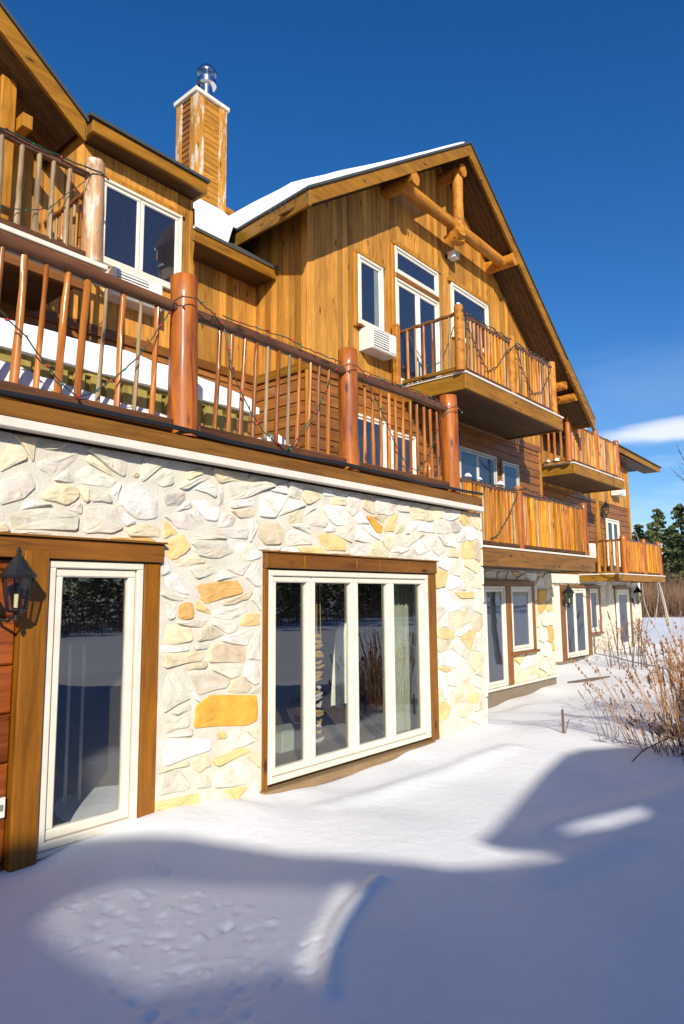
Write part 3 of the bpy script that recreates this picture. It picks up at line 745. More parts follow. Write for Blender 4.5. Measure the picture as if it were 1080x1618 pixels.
AP = (11.87, 11.34); LE = (6.91, 7.95); RE = (18.28, 6.64); YR = 1.65; YW = 2.4
mL = (AP[1]-LE[1])/(AP[0]-LE[0]); mR = (RE[1]-AP[1])/(RE[0]-AP[0])
def roof_z(x): return AP[1]+mL*(x-AP[0]) if x < AP[0] else AP[1]+mR*(x-AP[0])
ST = .20                                                       # roof build-up below the shingles
def under(x): return roof_z(x)-ST/cos(math.atan(.7))
prof = [(7.66, 5.6), (17.95, 5.6), (17.95, under(17.95)), (AP[0], under(AP[0])), (7.66, under(7.66))]
b = MB(); b.prism_xz([(7.70, 5.62), (16.3, 5.62), (16.3, under(16.3)-.02), (AP[0], under(AP[0])-.03), (7.70, under(7.70)-.02)], YW+.001, YW+.2)
b.prism_xz([(16.3, 6.7), (17.93, 6.7), (17.93, under(17.93)-.02), (16.3, under(16.3)-.02)], YW+.002, YW+.2)
gw = b.build('gable_wall', M['plank'], lodge)
boards_v(gw, 7.685, 16.34, YW, .142, [(7.66, 5.6), (16.34, 5.6), (16.34, under(16.34)), (AP[0], under(AP[0])), (7.66, under(7.66))], 5.6)
boards_v(gw, 16.345, 17.9, YW, .142, [(16.34, 6.7), (17.95, 6.7), (17.95, under(17.95)), (16.34, under(16.34))], 6.7)
lw = MB().box(7.70, 16.32, YW+.001, YW+.2, 3.24, 5.46).build('lower_wall', M['plank'], lodge)
planks_h(lw, 7.69, 16.22, YW, 3.25, 5.45)
planks_h(lw, 9.0, 16.22, YW, 2.35, 3.25)
MB().box(7.66, 16.34, YW-.05, YW, 5.452, 5.60, .008).build('band_board', M['trim_x'], lw)
MB().box(16.22, 16.345, YW-.045, YW+.02, 2.4, 5.45, .006).build('corner_board', M['corner'], lw)
MB().box(16.24, 16.345, YW-.04, YW+.02, 5.6, 6.6, .006).build('corner_board', M['corner'], lw)
# side wall at X=7.66 and recessed wall at Y=3.62
YP = 3.62
sd = MB().box(7.665, 7.72, YW+.0, 5.5, 3.24, 8.6).build('side_wall', M['plank'], lodge)
y = YW-.02; i = 0
while y < YP+1.8:
    y2 = min(y+.142, YP+1.8)
    MB().box(7.64-(.004 if i % 3 == 1 else 0), 7.664, y, y2-.007, 5.60, 8.28).build('board', M['board'], sd); y += .142; i += 1
planks_side(sd, 7.665, YW-.02, YP, 3.25, 5.45)
MB().box(7.61, 7.66, YW-.05, YP, 5.452, 5.60, .0).build('band_board', M['fascia_y'], sd)
MB().box(7.632, 7.70, YW-.034, YW+.0, 5.602, 8.2, .004).build('corner_board', M['board'], sd)
MB().box(7.61, 7.70, YW-.04, YW+.0, 3.25, 5.45, .004).build('corner_board', M['corner'], sd)
rw = MB().box(-2.5, 6.24, YP+.001, YP+.2, 3.24, 8.2).box(6.24, 7.66, YP+.001, YP+.2, 3.24, 7.55).build('recessed_wall', M['plank'], lodge)
boards_v(rw, -2.4, 6.26, YP, .142, rect(-2.4, 6.26, 5.6, 8.19), 5.6)
boards_v(rw, 6.262, 7.64, YP, .142, rect(6.26, 7.66, 5.6, 7.55), 5.6)
planks_h(rw, -2.4, 7.63, YP, 3.25, 5.45)
MB().box(-2.5, 7.60, YP-.05, YP, 5.452, 5.60, .008).build('band_board', M['trim_x'], rw)
MB().box(6.20, 6.262, YP-.03, YP+.02, 5.6, 8.19, .004).build('corner_board', M['board'], rw)

# ---- main gable roof
def slab(poly3, th):
    """thin slab under a planar polygon (3D points), thickness straight down"""
    n = len(poly3); m = MB()
    m.add(list(poly3)+[(p[0], p[1], p[2]-th) for p in poly3], [tuple(range(n)), tuple(range(2*n-1, n-1, -1))]+[(i, n+i, n+(i+1)%n, (i+1)%n) for i in range(n)])
    return m
YB = 14.0
Lp = [(AP[0], YR-.03, AP[1]), (LE[0]-.03, YR-.03, roof_z(LE[0]-.03)), (7.32, 4.08, roof_z(7.32)), (7.32, YB, roof_z(7.32)), (AP[0], YB, AP[1])]
Rp = [(RE[0]+.03, YR-.03, roof_z(RE[0]+.03)), (AP[0], YR-.03, AP[1]), (AP[0], YB, AP[1]), (RE[0]+.03, YB, roof_z(RE[0]+.03))]
rf = slab(Lp, .045); r2 = slab(Rp, .045); rf.add(r2.v, r2.f)
roof = rf.build('roof', M['shingle'], lodge)
# structure under the shingles (rear) and soffit boards (front overhang)
def down(p, d): return (p[0], p[1], p[2]-d)
core = slab([down((AP[0], YW-.02, AP[1]), .05), down((7.40, YW-.02, roof_z(7.40)), .05), down((7.40, YB, roof_z(7.40)), .05), down((AP[0], YB, AP[1]), .05)], .15)
c2 = slab([down((RE[0], YW-.02, RE[1]), .05), down((AP[0], YW-.02, AP[1]), .05), down((AP[0], YB, AP[1]), .05), down((RE[0], YB, RE[1]), .05)], .15)
core.add(c2.v, c2.f); core.build('roof_deck', M['soffit'], roof)
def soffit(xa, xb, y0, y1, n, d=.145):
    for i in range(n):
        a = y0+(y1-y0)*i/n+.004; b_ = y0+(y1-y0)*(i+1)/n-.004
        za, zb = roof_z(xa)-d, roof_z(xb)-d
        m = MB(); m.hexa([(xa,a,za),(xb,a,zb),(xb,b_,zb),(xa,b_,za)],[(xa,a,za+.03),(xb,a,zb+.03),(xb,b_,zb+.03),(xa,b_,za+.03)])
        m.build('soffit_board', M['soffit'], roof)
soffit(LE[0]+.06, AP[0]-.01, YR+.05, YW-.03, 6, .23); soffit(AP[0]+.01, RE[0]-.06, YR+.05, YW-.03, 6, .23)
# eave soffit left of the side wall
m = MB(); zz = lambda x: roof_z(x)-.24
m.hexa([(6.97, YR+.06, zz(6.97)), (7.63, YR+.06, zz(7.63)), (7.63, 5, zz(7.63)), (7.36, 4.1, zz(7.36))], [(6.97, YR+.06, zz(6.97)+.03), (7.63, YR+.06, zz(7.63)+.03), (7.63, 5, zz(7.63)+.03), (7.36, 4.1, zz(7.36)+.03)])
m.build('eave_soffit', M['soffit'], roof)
m = MB(); m.hexa([(7.66, YW, roof_z(7.66)-.24), (RE[0], YW, 0), (RE[0], YW, .1), (7.66, YW, .1)], [(0,0,0)]*4) if False else None
def rake(xa, xb, y, top, dep, th, mat, name='rake_board'):
    za, zb = roof_z(xa)-top, roof_z(xb)-top
    m = MB(); m.hexa([(xa,y-th,za-dep),(xb,y-th,zb-dep),(xb,y,zb-dep),(xa,y,za-dep)],[(xa,y-th,za),(xb,y-th,zb),(xb,y,zb),(xa,y,za)])
    return m.build(name, M[mat], roof)
rake(LE[0], AP[0]-.004, YR+.05, .05, .255, .05, 'fascia'); rake(AP[0]+.004, 16.6, YR+.05, .05, .30, .05, 'fascia'); rake(16.6, RE[0], YR+.05, .05, .33, .075, 'fascia')
# slanting left eave board
def eave(a, b, dep, th, mat, nrm):
    a, b = Vector(a), Vector(b); n = Vector(nrm)*th
    m = MB(); m.hexa([a-Vector((0,0,dep)), b-Vector((0,0,dep)), b-Vector((0,0,dep))+n, a-Vector((0,0,dep))+n], [a, b, b+n, a+n]); return m
eave((LE[0]-.0, YR+.0, LE[1]-.05), (7.34, 4.06, roof_z(7.34)-.05), .26, .045, 'fascia_y', (.98,-.17,0)).build('eave_board', M['fascia_y'], roof)
eave((RE[0]-.05, YR+.05, RE[1]-.0), (RE[0]-.05, YB, RE[1]-.0), .26, .045, 'fascia_y', (1,0,0)).build('eave_board', M['fascia_y'], roof)
# truss logs under the overhang
def log(p0, p1, r, seed, name='truss_log', mat='truss', n=8):
    p0, p1 = Vector(p0), Vector(p1); pts = [p0.lerp(p1, i/(n-1)) for i in range(n)]
    rr = [r*(1+.05*sin(i*1.7+seed)) for i in range(n)]
    return MB().tube(pts, rr, 14, .12, seed).build(name, M[mat], roof, True)
log((11.83, 1.80, 10.74), (11.83, 2.5, 10.74), .13, 1, 'purlin'); log((9.80, 1.66, 9.50), (9.80, 2.5, 9.50), .13, 2, 'purlin')
log((13.83, 1.66, 9.50), (13.83, 2.5, 9.50), .15, 3, 'purlin'); log((17.25, 1.72, 7.02), (17.25, 2.5, 7.02), .12, 4, 'purlin'); log((16.75, 1.78, 7.22), (16.75, 2.5, 7.22), .11, 5, 'purlin')
log((9.85, 1.98, 9.50), (13.8, 1.98, 9.50), .122, 6, 'tie_log'); log((11.83, 1.96, 10.72), (11.83, 1.96, 9.16), .115, 7, 'king_post', 'truss', 6)
log((11.70, 1.84, 9.36), (11.74, 2.16, 9.22), .14, 8, 'stub_log')

# ---- lower roof between dormer and gable
def lower_z(x, y): return 7.42+.75*(y-3.08)
lr = slab([(5.90, 3.05, lower_z(0,3.05)), (7.645, 3.05, lower_z(0,3.05)), (7.645, 9, lower_z(0,9)), (6.29, 9, lower_z(0,9)), (6.29, 3.64, lower_z(0,3.64))], .04).build('lower_roof', M['shingle'], lodge)
MB().box(5.90, 7.62, 3.08, 3.12, 7.19, 7.375, .004).build('eave_board', M['fascia'], lr)
MB().box(5.88, 7.63, 3.055, 3.075, 7.365, 7.40).build('gutter_edge', M['trimw'], lr)
slab([(5.95,3.12,7.23),(7.6,3.12,7.23),(7.6,3.6,7.23),(6.28,3.6,7.23)], .03).build('eave_soffit', M['soffit'], lr)
# ---- dormer roof
dm = MB().box(4.27, 6.32, 3.24, 9.0, 8.385, 8.43).build('dormer_roof', M['shingle'], lodge)
MB().box(4.33, 6.30, 3.28, 3.325, 8.20, 8.383, .006).build('eave_board', M['fascia'], dm)
MB().box(4.33, 4.375, 3.33, 4.6, 8.20, 8.383).build('eave_board', M['fascia_y'], dm)
MB().box(6.24, 6.30, 3.33, 6.0, 8.20, 8.383).build('eave_board', M['fascia_y'], dm)
MB().box(4.38, 6.24, 3.33, 3.62, 8.21, 8.24).build('eave_soffit', M['soffit'], dm)
MB().box(6.20, 6.25, 3.64, 7.5, 7.2, 8.19).build('dormer_cheek', M['plank_y'], dm)
MB().box(4.39, 4.45, 3.64, 7.5, 7.2, 8.19).build('dormer_cheek', M['plank_y'], dm)
dw = frame_unit('dormer_window', 4.62, 6.02, 6.52, 7.80, YP-.028, [5.29], lodge, fr=.05, sash=.055, glass='bglass', depth=.065, blind=True)
MB().box(4.57, 6.07, YP-.075, YP-.028, 7.803, 7.88, .005).build('header_board', M['corner'], dw)
# ---- far left gable
mG = -.745
def lg_z(x): return 7.80+mG*(x-3.87)
lg = slab([(3.90, 2.57, lg_z(3.90)), (-1.0, 2.57, lg_z(-1.0)), (-1.0, 10, lg_z(-1.0)), (3.90, 10, lg_z(3.90))], .05).build('left_roof', M['shingle'], lodge)
def lgb(xa, xb, y, top, dep, th, mat, name):
    m = MB(); za, zb = lg_z(xa)-top, lg_z(xb)-top
    m.hexa([(xa,y-th,za-dep),(xb,y-th,zb-dep),(xb,y,zb-dep),(xa,y,za-dep)],[(xa,y-th,za),(xb,y-th,zb),(xb,y,zb),(xa,y,za)]); return m.build(name, M[mat], lg)
lgb(-1, 3.87, 2.65, .055, .27, .05, 'fascia', 'rake_board')
for i in range(7):
    lgb(-1, 3.80, 2.80+i*.145, .25, .03, .138, 'soffit', 'soffit_board')
m = MB().prism_xz([(-2.4, 8.195), (3.55, 8.195), (3.3, lg_z(3.3)-.3), (-2.4, 12)], YP-.02, YP+.1).build('gable_infill', M['board'], lg)
MB().box(3.02, 3.20, 3.0, 3.18, 5.78, lg_z(3.12)-.29, .01).build('timber_post', M['corner'], lg)
MB().box(3.22, 3.34, 2.86, 3.60, 7.45, 7.62, .0).build('bracket_beam', M['corner'], lg)
MB().box(3.86, 3.90, 2.62, 3.9, 7.5, 7.74).build('eave_board', M['fascia_y'], lg)
# ---- chimney
ch = MB().box(7.38, 8.03, 5.03, 5.60, 8.4, 11.52).build('chimney', M['chim'], lodge)
cx0, cx1, cy0, cy1 = 7.33, 8.08, 4.99, 5.64
for (a, b_, c, d_) in ((cx0, cx0+.19, cy0, cy0+.035), (cx1-.19, cx1, cy0, cy0+.035), (cx0, cx0+.03, cy0+.036, cy0+.20), (cx0, cx0+.03, cy1-.17, cy1)):
    MB().box(a, b_, c, d_, 8.42, 11.52, .004).build('corner_board', M['chim_v'], ch)
z = 8.45
while z < 11.5:
    h_ = min(.118, 11.52-z)
    m = MB(); m.hexa([(cx0+.195,5.0,z),(cx1-.195,5.0,z),(cx1-.195,5.03,z),(cx0+.195,5.03,z)],[(cx0+.195,5.009,z+h_-.003),(cx1-.195,5.009,z+h_-.003),(cx1-.195,5.03,z+h_-.006),(cx0+.195,5.03,z+h_-.006)]); m.build('clapboard', M['chim'], ch)
    m = MB(); m.hexa([(7.345,5.20,z),(7.38,5.20,z),(7.38,5.47,z),(7.345,5.47,z)],[(7.362,5.20,z+h_-.006),(7.38,5.20,z+h_-.006),(7.38,5.47,z+h_-.006),(7.362,5.47,z+h_-.006)]); m.build('clapboard', M['plank_y'], ch)
    z += .118
MB().box(7.29, 8.12, 4.95, 5.68, 11.52, 11.60, .01).build('chimney_cap', M['trimw'], ch)
MB().box(8.08, 8.30, 5.0, 5.2, 9.38, 9.50).build('flashing_box', M['fascia'], ch)
fl = MB().tube([(7.87,5.4,11.6),(7.87,5.4,12.15)], .125, 24).build('flue', M['steel'], ch, True)
m = MB(); m.tube([(7.87,5.4,12.15),(7.87,5.4,12.17),(7.87,5.4,12.28),(7.87,5.4,12.30)], [.17,.20,.20,.17], 28); m.build('flue_collar', M['steel'], ch, True)
m = MB(); m.tube([(7.87,5.4,12.42),(7.87,5.4,12.47),(7.87,5.4,12.56),(7.87,5.4,12.60)], [.20,.205,.14,.03], 28); m.build('flue_cap', M['steel'], ch, True)
for k in range(5):
    an = k*2*pi/5+.3; MB().tube([(7.87+.175*cos(an),5.4+.175*sin(an),12.29),(7.87+.175*cos(an),5.4+.175*sin(an),12.44)], .012, 6).build('flue_strut', M['steel'], ch)

# ---- snow on the roofs
def roof_snow():
    m = MB(); nx_, ny_ = 60, 36
    x0, x1 = 5.86, 11.6
    def base(x, y):
        a = lower_z(x, y); b_ = roof_z(x)
        e = max(a, b_) if x > 7.0 else a
        return e
    # main slope
    pts = {}
    for j in range(ny_+1):
        for i in range(nx_+1):
            t = i/nx_; s = j/ny_
            xl = 6.93+.41*min(1, (s**1.6)*6.5/2.43)       # left edge follows the eave
            x = xl+(x1-xl)*t; y = YR-.02+(s**1.6)*6.5
            q = min(1, (x1-x)/3.2); e = min(1, (x-xl)/.22+.0); f = min(1, (y-YR)/.18)
            e = min(1, (x-xl)/.16); thick = (.06+.30*min(1, max(0, y-YR)/1.1)**.9*(.25+.75*q))*(.35+.65*min(1, ((x-xl)+.35*(y-YR))/.9))*sqrt(max(0, 1-(1-f)**2)*.8+.2)*sqrt(max(0,1-(1-e)**2)*.45+.55)
            z = roof_z(x)+.004+thick*(1+.1*noise.noise(Vector((x*2, y*2, 3))))
            m.v.append((x-(.03 if i == 0 else 0), y, z))
    for j in range(ny_):
        for i in range(nx_): a = j*(nx_+1)+i; m.f.append((a, a+1, a+nx_+2, a+nx_+1))
    # skirts
    def skirt(ids):
        n0 = len(m.v)
        for k in ids: v = m.v[k]; m.v.append((v[0], v[1], roof_z(v[0])+.001))
        for k in range(len(ids)-1): m.f.append((ids[k], n0+k, n0+k+1, ids[k+1]))
    skirt([j*(nx_+1) for j in range(ny_, -1, -1)]); skirt(list(range(nx_+1)))
    return m
roof_snow().build('snow_layer', M['snow'], None, True, label='smooth blanket of snow on the left slope of the big gable roof', cat='snow', kind='stuff')
def valley():
    m = MB(); nx_, ny_ = 36, 40
    for j in range(ny_+1):
        for i in range(nx_+1):
            y = 3.06+2.6*(j/ny_)**1.3; xa = 5.90+.40*min(1, (y-3.06)/.56); xr = 6.55+.83*min(1, (y-3.06)/.75); x = xa+(xr-xa)*i/nx_
            f = min(1, (y-3.06)/.25); th_ = .26*sqrt(max(0, 1-(1-f)**2)+.02)*min(1, .25+(xr-x)/.25+max(0, y-3.7))
            z = lower_z(x, y)+th_
            xe = 6.93+.41*min(1, max(0, (y-YR))/2.43)
            if x > xe-.6:                                   # heaped up against the gable slope
                pass
            k = max(0, min(1, (x-(xr-.55))/.55)); z += k*k*(3-2*k)*.24*min(1, max(0, y-3.12)/.3)
            m.v.append((x, y, z))
    for j in range(ny_):
        for i in range(nx_): a = j*(nx_+1)+i; m.f.append((a, a+1, a+nx_+2, a+nx_+1))
    n0 = len(m.v)
    for i in range(nx_+1): v = m.v[i]; m.v.append((v[0], v[1]-.0, lower_z(v[0], v[1])+.002))
    for i in range(nx_): m.f.append((n0+i, n0+i+1, i+1, i))
    return m
valley().build('snow_layer', M['snow'], None, True, label='deep snow filling the valley of the low roof beside the chimney', cat='snow', kind='stuff')
snow_slab('snow_layer', 4.95, 6.2, 3.35, 6, lambda x, y: 8.43, .05, 'thin snow on the flat dormer roof below the chimney', (30, 20), 9)
for i, (x, L) in enumerate(((7.0, .16), (6.93, .28), (7.03, .10), (7.07, .09), (7.13, .12), (7.2, .07))):
    y = YR+.02 if i == 1 else YR+.3+ i*.14
    x2 = 6.90 if i == 1 else 6.91+.17*(y-YR)-.02
    MB().tube([(x2, y, roof_z(x2)-.03), (x2, y, roof_z(x2)-.03-L*.5), (x2, y, roof_z(x2)-.03-L)], [.016, .009, .002], 6).build('icicle', M['glass'], None, True, label='icicle hanging from the left corner of the big gable roof' if i == 1 else ('small icicle first behind the big one on the left eave', '', 'second small icicle along the left eave of the gable roof', 'third small icicle along the left eave of the gable roof', 'fourth small icicle along the left eave of the gable roof', 'short icicle farthest back on the left eave of the gable roof')[i], cat='icicle', group='icicles on the big gable roof')
# ---- windows of the upper gable wall
YF = YW-.030
u1 = frame_unit('window', 8.90, 9.64, 6.60, 7.90, YF, [], lodge, fr=.05, sash=.055, glass='bglass', depth=.06)
MB().box(8.86, 9.70, YF-.065, YF, 7.905, 7.98, .006).build('header_board', M['corner'], u1)
MB().box(8.80, 8.895, YF-.045, YF, 6.54, 7.902, .004).build('jamb_board', M['corner'], u1)
MB().box(8.84, 8.99, YF-.09, YF, 6.545, 6.595, .004).build('sill', M['trim_x'], u1)
u2 = frame_unit('transom_window', 10.03, 11.56, 7.98, 8.52, YF, [], lodge, fr=.05, sash=.05, glass='bglass', depth=.06)
MB().box(9.97, 11.66, YF-.07, YF, 8.525, 8.62, .006).build('header_board', M['corner'], u2)
MB().box(10.03, 11.56, YF-.06, YF, 7.885, 7.975, .006).build('header_board', M['trim_x'], u2)
MB().box(9.93, 10.025, YF-.045, YF, 5.80, 8.522, .004).build('jamb_board', M['corner'], u2)
MB().box(11.565, 11.66, YF-.045, YF, 5.80, 8.522, .004).build('jamb_board', M['corner'], u2)
u3 = frame_unit('balcony_door', 10.03, 11.56, 5.80, 7.875, YF, [10.80], lodge, fr=.05, sash=.07, glass='bglass', depth=.06)
u4 = frame_unit('window', 12.09, 13.70, 7.30, 8.52, YF, [], lodge, fr=.055, sash=.06, glass='bglass', depth=.06)
MB().box(12.0, 13.78, YF-.07, YF, 8.525, 8.61, .006).build('header_board', M['corner'], u4)
# curtain behind the upper glass, and dark sheets standing in for unlit rooms
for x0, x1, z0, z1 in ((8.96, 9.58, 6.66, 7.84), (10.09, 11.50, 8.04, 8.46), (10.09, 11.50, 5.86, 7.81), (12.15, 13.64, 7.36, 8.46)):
    MB().box(x0, x1, YF-.012, YF-.004, z0, z1).build('dark_room_sheet', M['blind'], u1 if x0 < 9 else u3)
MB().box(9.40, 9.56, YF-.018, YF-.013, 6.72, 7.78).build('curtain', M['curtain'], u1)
# windows of the lower wall (first floor)
YG = YW-.035
def fw(name, x0, x1, z0, z1, divs, mat='white', y=YG, **k):
    w_ = frame_unit(name, x0, x1, z0, z1, y, divs, lodge, fr=.045, sash=.045, mat=mat, glass='bglass', depth=.055, **k)
    MB().box(x0+.05, x1-.05, y-.012, y-.004, z0+.05, z1-.05).build('dark_room_sheet', M['blind'], w_); return w_  # flat dark sheet in place of the unlit room
M['greyframe'] = plain('taupe_frame', (.50, .45, .38), .4)
fw('window', 12.2, 13.83, 3.55, 4.96, [13.0], 'greyframe'); fw('window', 14.14, 14.95, 3.9, 4.93, [], 'greyframe')
fw('window', 8.75, 9.65, 3.6, 4.97, []); fw('window', 9.80, 10.6, 3.4, 4.85, [])

# ---- balconies
def balcony(x0, x1, y0, y1, zt, dep, posts, side_post, rail_h, nb, kind, kinds2, seed, pr=.085, name='balcony', left=True, thick=1.0, lab=None, rmat='rail', fmat='fascia', step=None):
    s = MB().box(x0+.05, x1-.05, y0+.05, y1, zt-dep+.06, zt+.04).build(name, M['soffit'], lodge, label=lab)
    MB().box(x0, x1, y0, y0+.05, zt-dep, zt, .006).build('fascia_board', M[fmat], s)
    MB().box(x0, x0+.05, y0+.052, y1, zt-dep, zt).build('fascia_board', M['fascia_y'], s)
    MB().box(x1-.05, x1, y0+.052, y1, zt-dep, zt).build('fascia_board', M['fascia_y'], s)
    dr_ = MB(); dr_.box(x0-.02, x1+.02, y0-.02, y0+.03, zt+.003, zt+.04, .004); dr_.box(x0-.022, x0+.03, y0+.032, y1, zt+.002, zt+.041)
    dr_.build('drip_edge', M['trimw'], s)
    n = max(2, int((y1-y0-.1)/.145))
    for i in range(n):
        a = y0+.06+(y1-y0-.08)*i/n
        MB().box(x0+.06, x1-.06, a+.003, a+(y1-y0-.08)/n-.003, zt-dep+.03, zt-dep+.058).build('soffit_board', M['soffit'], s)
    zr = zt+.04+rail_h; yr = y0+.07
    rl = log_rail('railing', s, (posts[0], yr, zr), (posts[-1], yr, zr), .042, rmat, seed)
    MB().box(posts[0], posts[-1], yr-.04, yr+.04, zt+.06, zt+.13, .01).build('bottom_rail', M['bottom'], rl)
    for i, p in enumerate(posts): log_post(rl, p, yr, zt+.042, zr+.12, pr, 'truss' if kind == 'pstick' else 'post', seed+i)
    R_ = random.Random(seed); k = 0
    for a, b in zip(posts[:-1], posts[1:]):
        m_ = max(2, int(round((b-a-2*pr)/nb)))
        for i in range(m_):
            x = a+pr+(b-a-2*pr)*(i+.5)/m_+R_.uniform(-.012,.012)
            baluster(rl, (x, yr, zt+.10), (x+R_.uniform(-.02,.02), yr, zr+.0), R_.choice(kinds2), k, thick*R_.uniform(.85,1.15)); k += 1
    if left:
        sr = log_rail('side_railing', s, (posts[0], yr, zr), (posts[0], y1-.02, zr-.02), .035, 'rail_y', seed+3)
        MB().box(posts[0]-.035, posts[0]+.035, yr, y1-.02, zt+.06, zt+.12).build('bottom_rail', M['fascia_y'], sr)
        if side_post: MB().box(posts[0]-.36, posts[0]-.24, y1-.11, y1-.03, zt+.0, zr+.06, .01).build('wall_post', M['truss'], sr)
        m_ = max(2, int(round((y1-yr-.1)/.2)))
        for i in range(m_):
            y = yr+.12+(y1-yr-.2)*(i+.5)/m_
            baluster(sr, (posts[0], y, zt+.10), (posts[0]+R_.uniform(-.015,.015), y, zr), R_.choice(kinds2), i, thick)
    return s, rl
ub, ubr = balcony(10.24, 14.50, 1.0, 2.36, 5.745, .28, [10.20, 12.17, 14.17], False, 1.07, .125, 'pstick', ['ystick','ystick','pstick','stick'], 21, .085, lab='middle upper balcony with pale peeled posts')
MB().box(9.86, 9.98, 2.20, 2.30, 5.70, 6.88, .01).build('wall_post', M['truss'], ub)
b2, b2r = balcony(8.9, 16.02, 1.0, 2.15, 2.68, .32, [9.1, 12.25, 15.6], False, 1.10, .098, 'stick', ['ystick','ystick','ystick','stick','pstick'], 31, .085, left=False, thick=1.18, fmat='beam')
MB().box(15.72, 16.05, .98, 1.06, 2.725, 3.02, .0).build('end_plate', M['trimw'], b2)
b3, b3r = balcony(18.10, 22.16, 2.2, 3.55, 5.42, .27, [17.95, 20.0, 21.85], False, 1.10, .115, 'stick', ['ystick','pstick','stick'], 41, .085, thick=1.35, fmat='fascia')
b4, b4r = balcony(21.5, 26.42, 2.3, 3.55, 2.44, .20, [22.3, 24.28, 26.08], False, 1.08, .12, 'stick', ['ystick','stick','ystick'], 51, .10, thick=1.6, fmat='fascia')
# upper left balcony
u5 = MB().box(-2.4, 3.80, 2.30, 3.6, 5.52, 5.78).build('balcony', M['soffit'], lodge, label='upper left balcony with weathered round post')
MB().box(-2.4, 3.92, 2.22, 2.27, 5.58, 5.70, .006).build('fascia_board', M['beam'], u5)
MB().box(-2.4, 4.02, 2.20, 2.27, 5.705, 5.765, .006).build('drip_edge', M['trimw'], u5)
MB().box(-2.4, 3.86, 2.275, 2.35, 5.40, 5.575).build('beam', M['plank'], u5)
r5 = log_rail('railing', u5, (-2.3, 2.30, 6.80), (3.86, 2.30, 6.84), .045, 'rail', 61)
MB().box(-2.3, 3.78, 2.27, 2.34, 5.80, 5.87, .01).build('bottom_rail', M['bottom'], r5)
log_post(r5, 3.88, 2.32, 5.77, 7.05, .115, 'peel', 66)
for i, x in enumerate((2.78, 2.98, 3.17, 3.34, 3.53, 2.6, 2.42, 2.2)):
    baluster(r5, (x, 2.30, 5.84), (x+(.02 if i else .0), 2.30, 6.83), 'gstick' if i < 3 else 'pstick', i, 1.25)
s5 = log_rail('side_railing', u5, (3.88, 2.36, 6.76), (3.88, 3.56, 6.76), .035, 'rail_y', 67)
for i in range(7):
    baluster(s5, (3.88, 2.52+.15*i, 5.84), (3.89, 2.52+.15*i, 6.76), ['pstick','stick','gstick'][i%3], i, .9)
MB().box(3.85, 3.91, 2.4, 3.56, 5.82, 5.88).build('bottom_rail', M['fascia_y'], s5)
pm = MB(); pts = [(3.42, 3.1, 5.80), (3.42, 3.1, 5.84), (3.42, 3.1, 6.0), (3.42, 3.1, 6.14), (3.42, 3.1, 6.19)]
pm.tube(pts, [.13, .165, .17, .12, .05], 14).build('storage_pot', M['orange'], None, True, label='orange rounded pot standing on the upper left balcony', cat='pot')
# plank sheet standing for the shade under the upper left balcony
MB().box(-2.4, 3.70, YP-.06, YP-.035, 3.26, 5.38).build('shade_sheet', M['plank'], u5)

# ---- stone ground floor, second block
w3 = MB().box(8.76, 16.26, 2.20, 2.5, -.9, 2.40); w3.box(16.10, 16.262, 2.5, 3.9, -.9, 2.40)
sw3 = w3.build('stone_wall', M['mortar'], lodge)
h3 = [rect(12.60, 13.80, -.12, 2.16), rect(13.70, 15.06, .54, 2.16)]
stones(9.6, 16.25, -.10, 2.38, 2.2, h3, [('O', [(15.35,1.62),(15.8,1.66),(15.85,1.98),(15.4,1.95)]), ('T', [(14.7,-.02),(15.2,.02),(15.1,.24),(14.75,.2)])], 23, .52, .33, sw3, h=(.02,.045), joint=.016)
MB().box(8.8, 16.22, 2.17, 2.21, -.9, -.11).build('foundation', M['concrete'], sw3)
MB().box(12.6, 16.27, 2.10, 2.20, -.14, -.085, .01).build('ledge', M['mortar'], sw3)
d3 = frame_unit('patio_door', 12.66, 13.58, -.07, 2.03, 2.16, [], lodge, fr=.05, sash=.06, glass='glass', depth=.07)
MB().box(12.72, 13.52, 2.150, 2.155, -.02, 1.98).build('dark_room_sheet', M['blind'], d3)  # dark sheet painted as the unlit inside of the door
MB().box(12.55, 15.05, 2.08, 2.17, 2.035, 2.15, .005).build('header_board', M['trim_x'], d3)
MB().box(13.59, 13.83, 2.08, 2.17, -.08, 2.033, .006).build('jamb_board', M['trim'], d3)
w3_ = frame_unit('window', 13.85, 14.87, .60, 2.03, 2.16, [], lodge, fr=.05, sash=.06, glass='glass', depth=.07)
MB().box(13.92, 14.80, 2.150, 2.155, .66, 1.97).build('dark_room_sheet', M['blind'], w3_)  # same dark sheet for the unlit inside of the window
MB().box(14.88, 15.04, 2.09, 2.17, .60, 2.033, .006).build('jamb_board', M['trim'], w3_)
MB().box(13.75, 15.12, 2.05, 2.17, .53, .595, .006).build('sill', M['trim_x'], w3_)
MB().box(12.6, 13.6, 2.12, 2.17, -.10, -.072).build('threshold', M['trim_x'], d3)

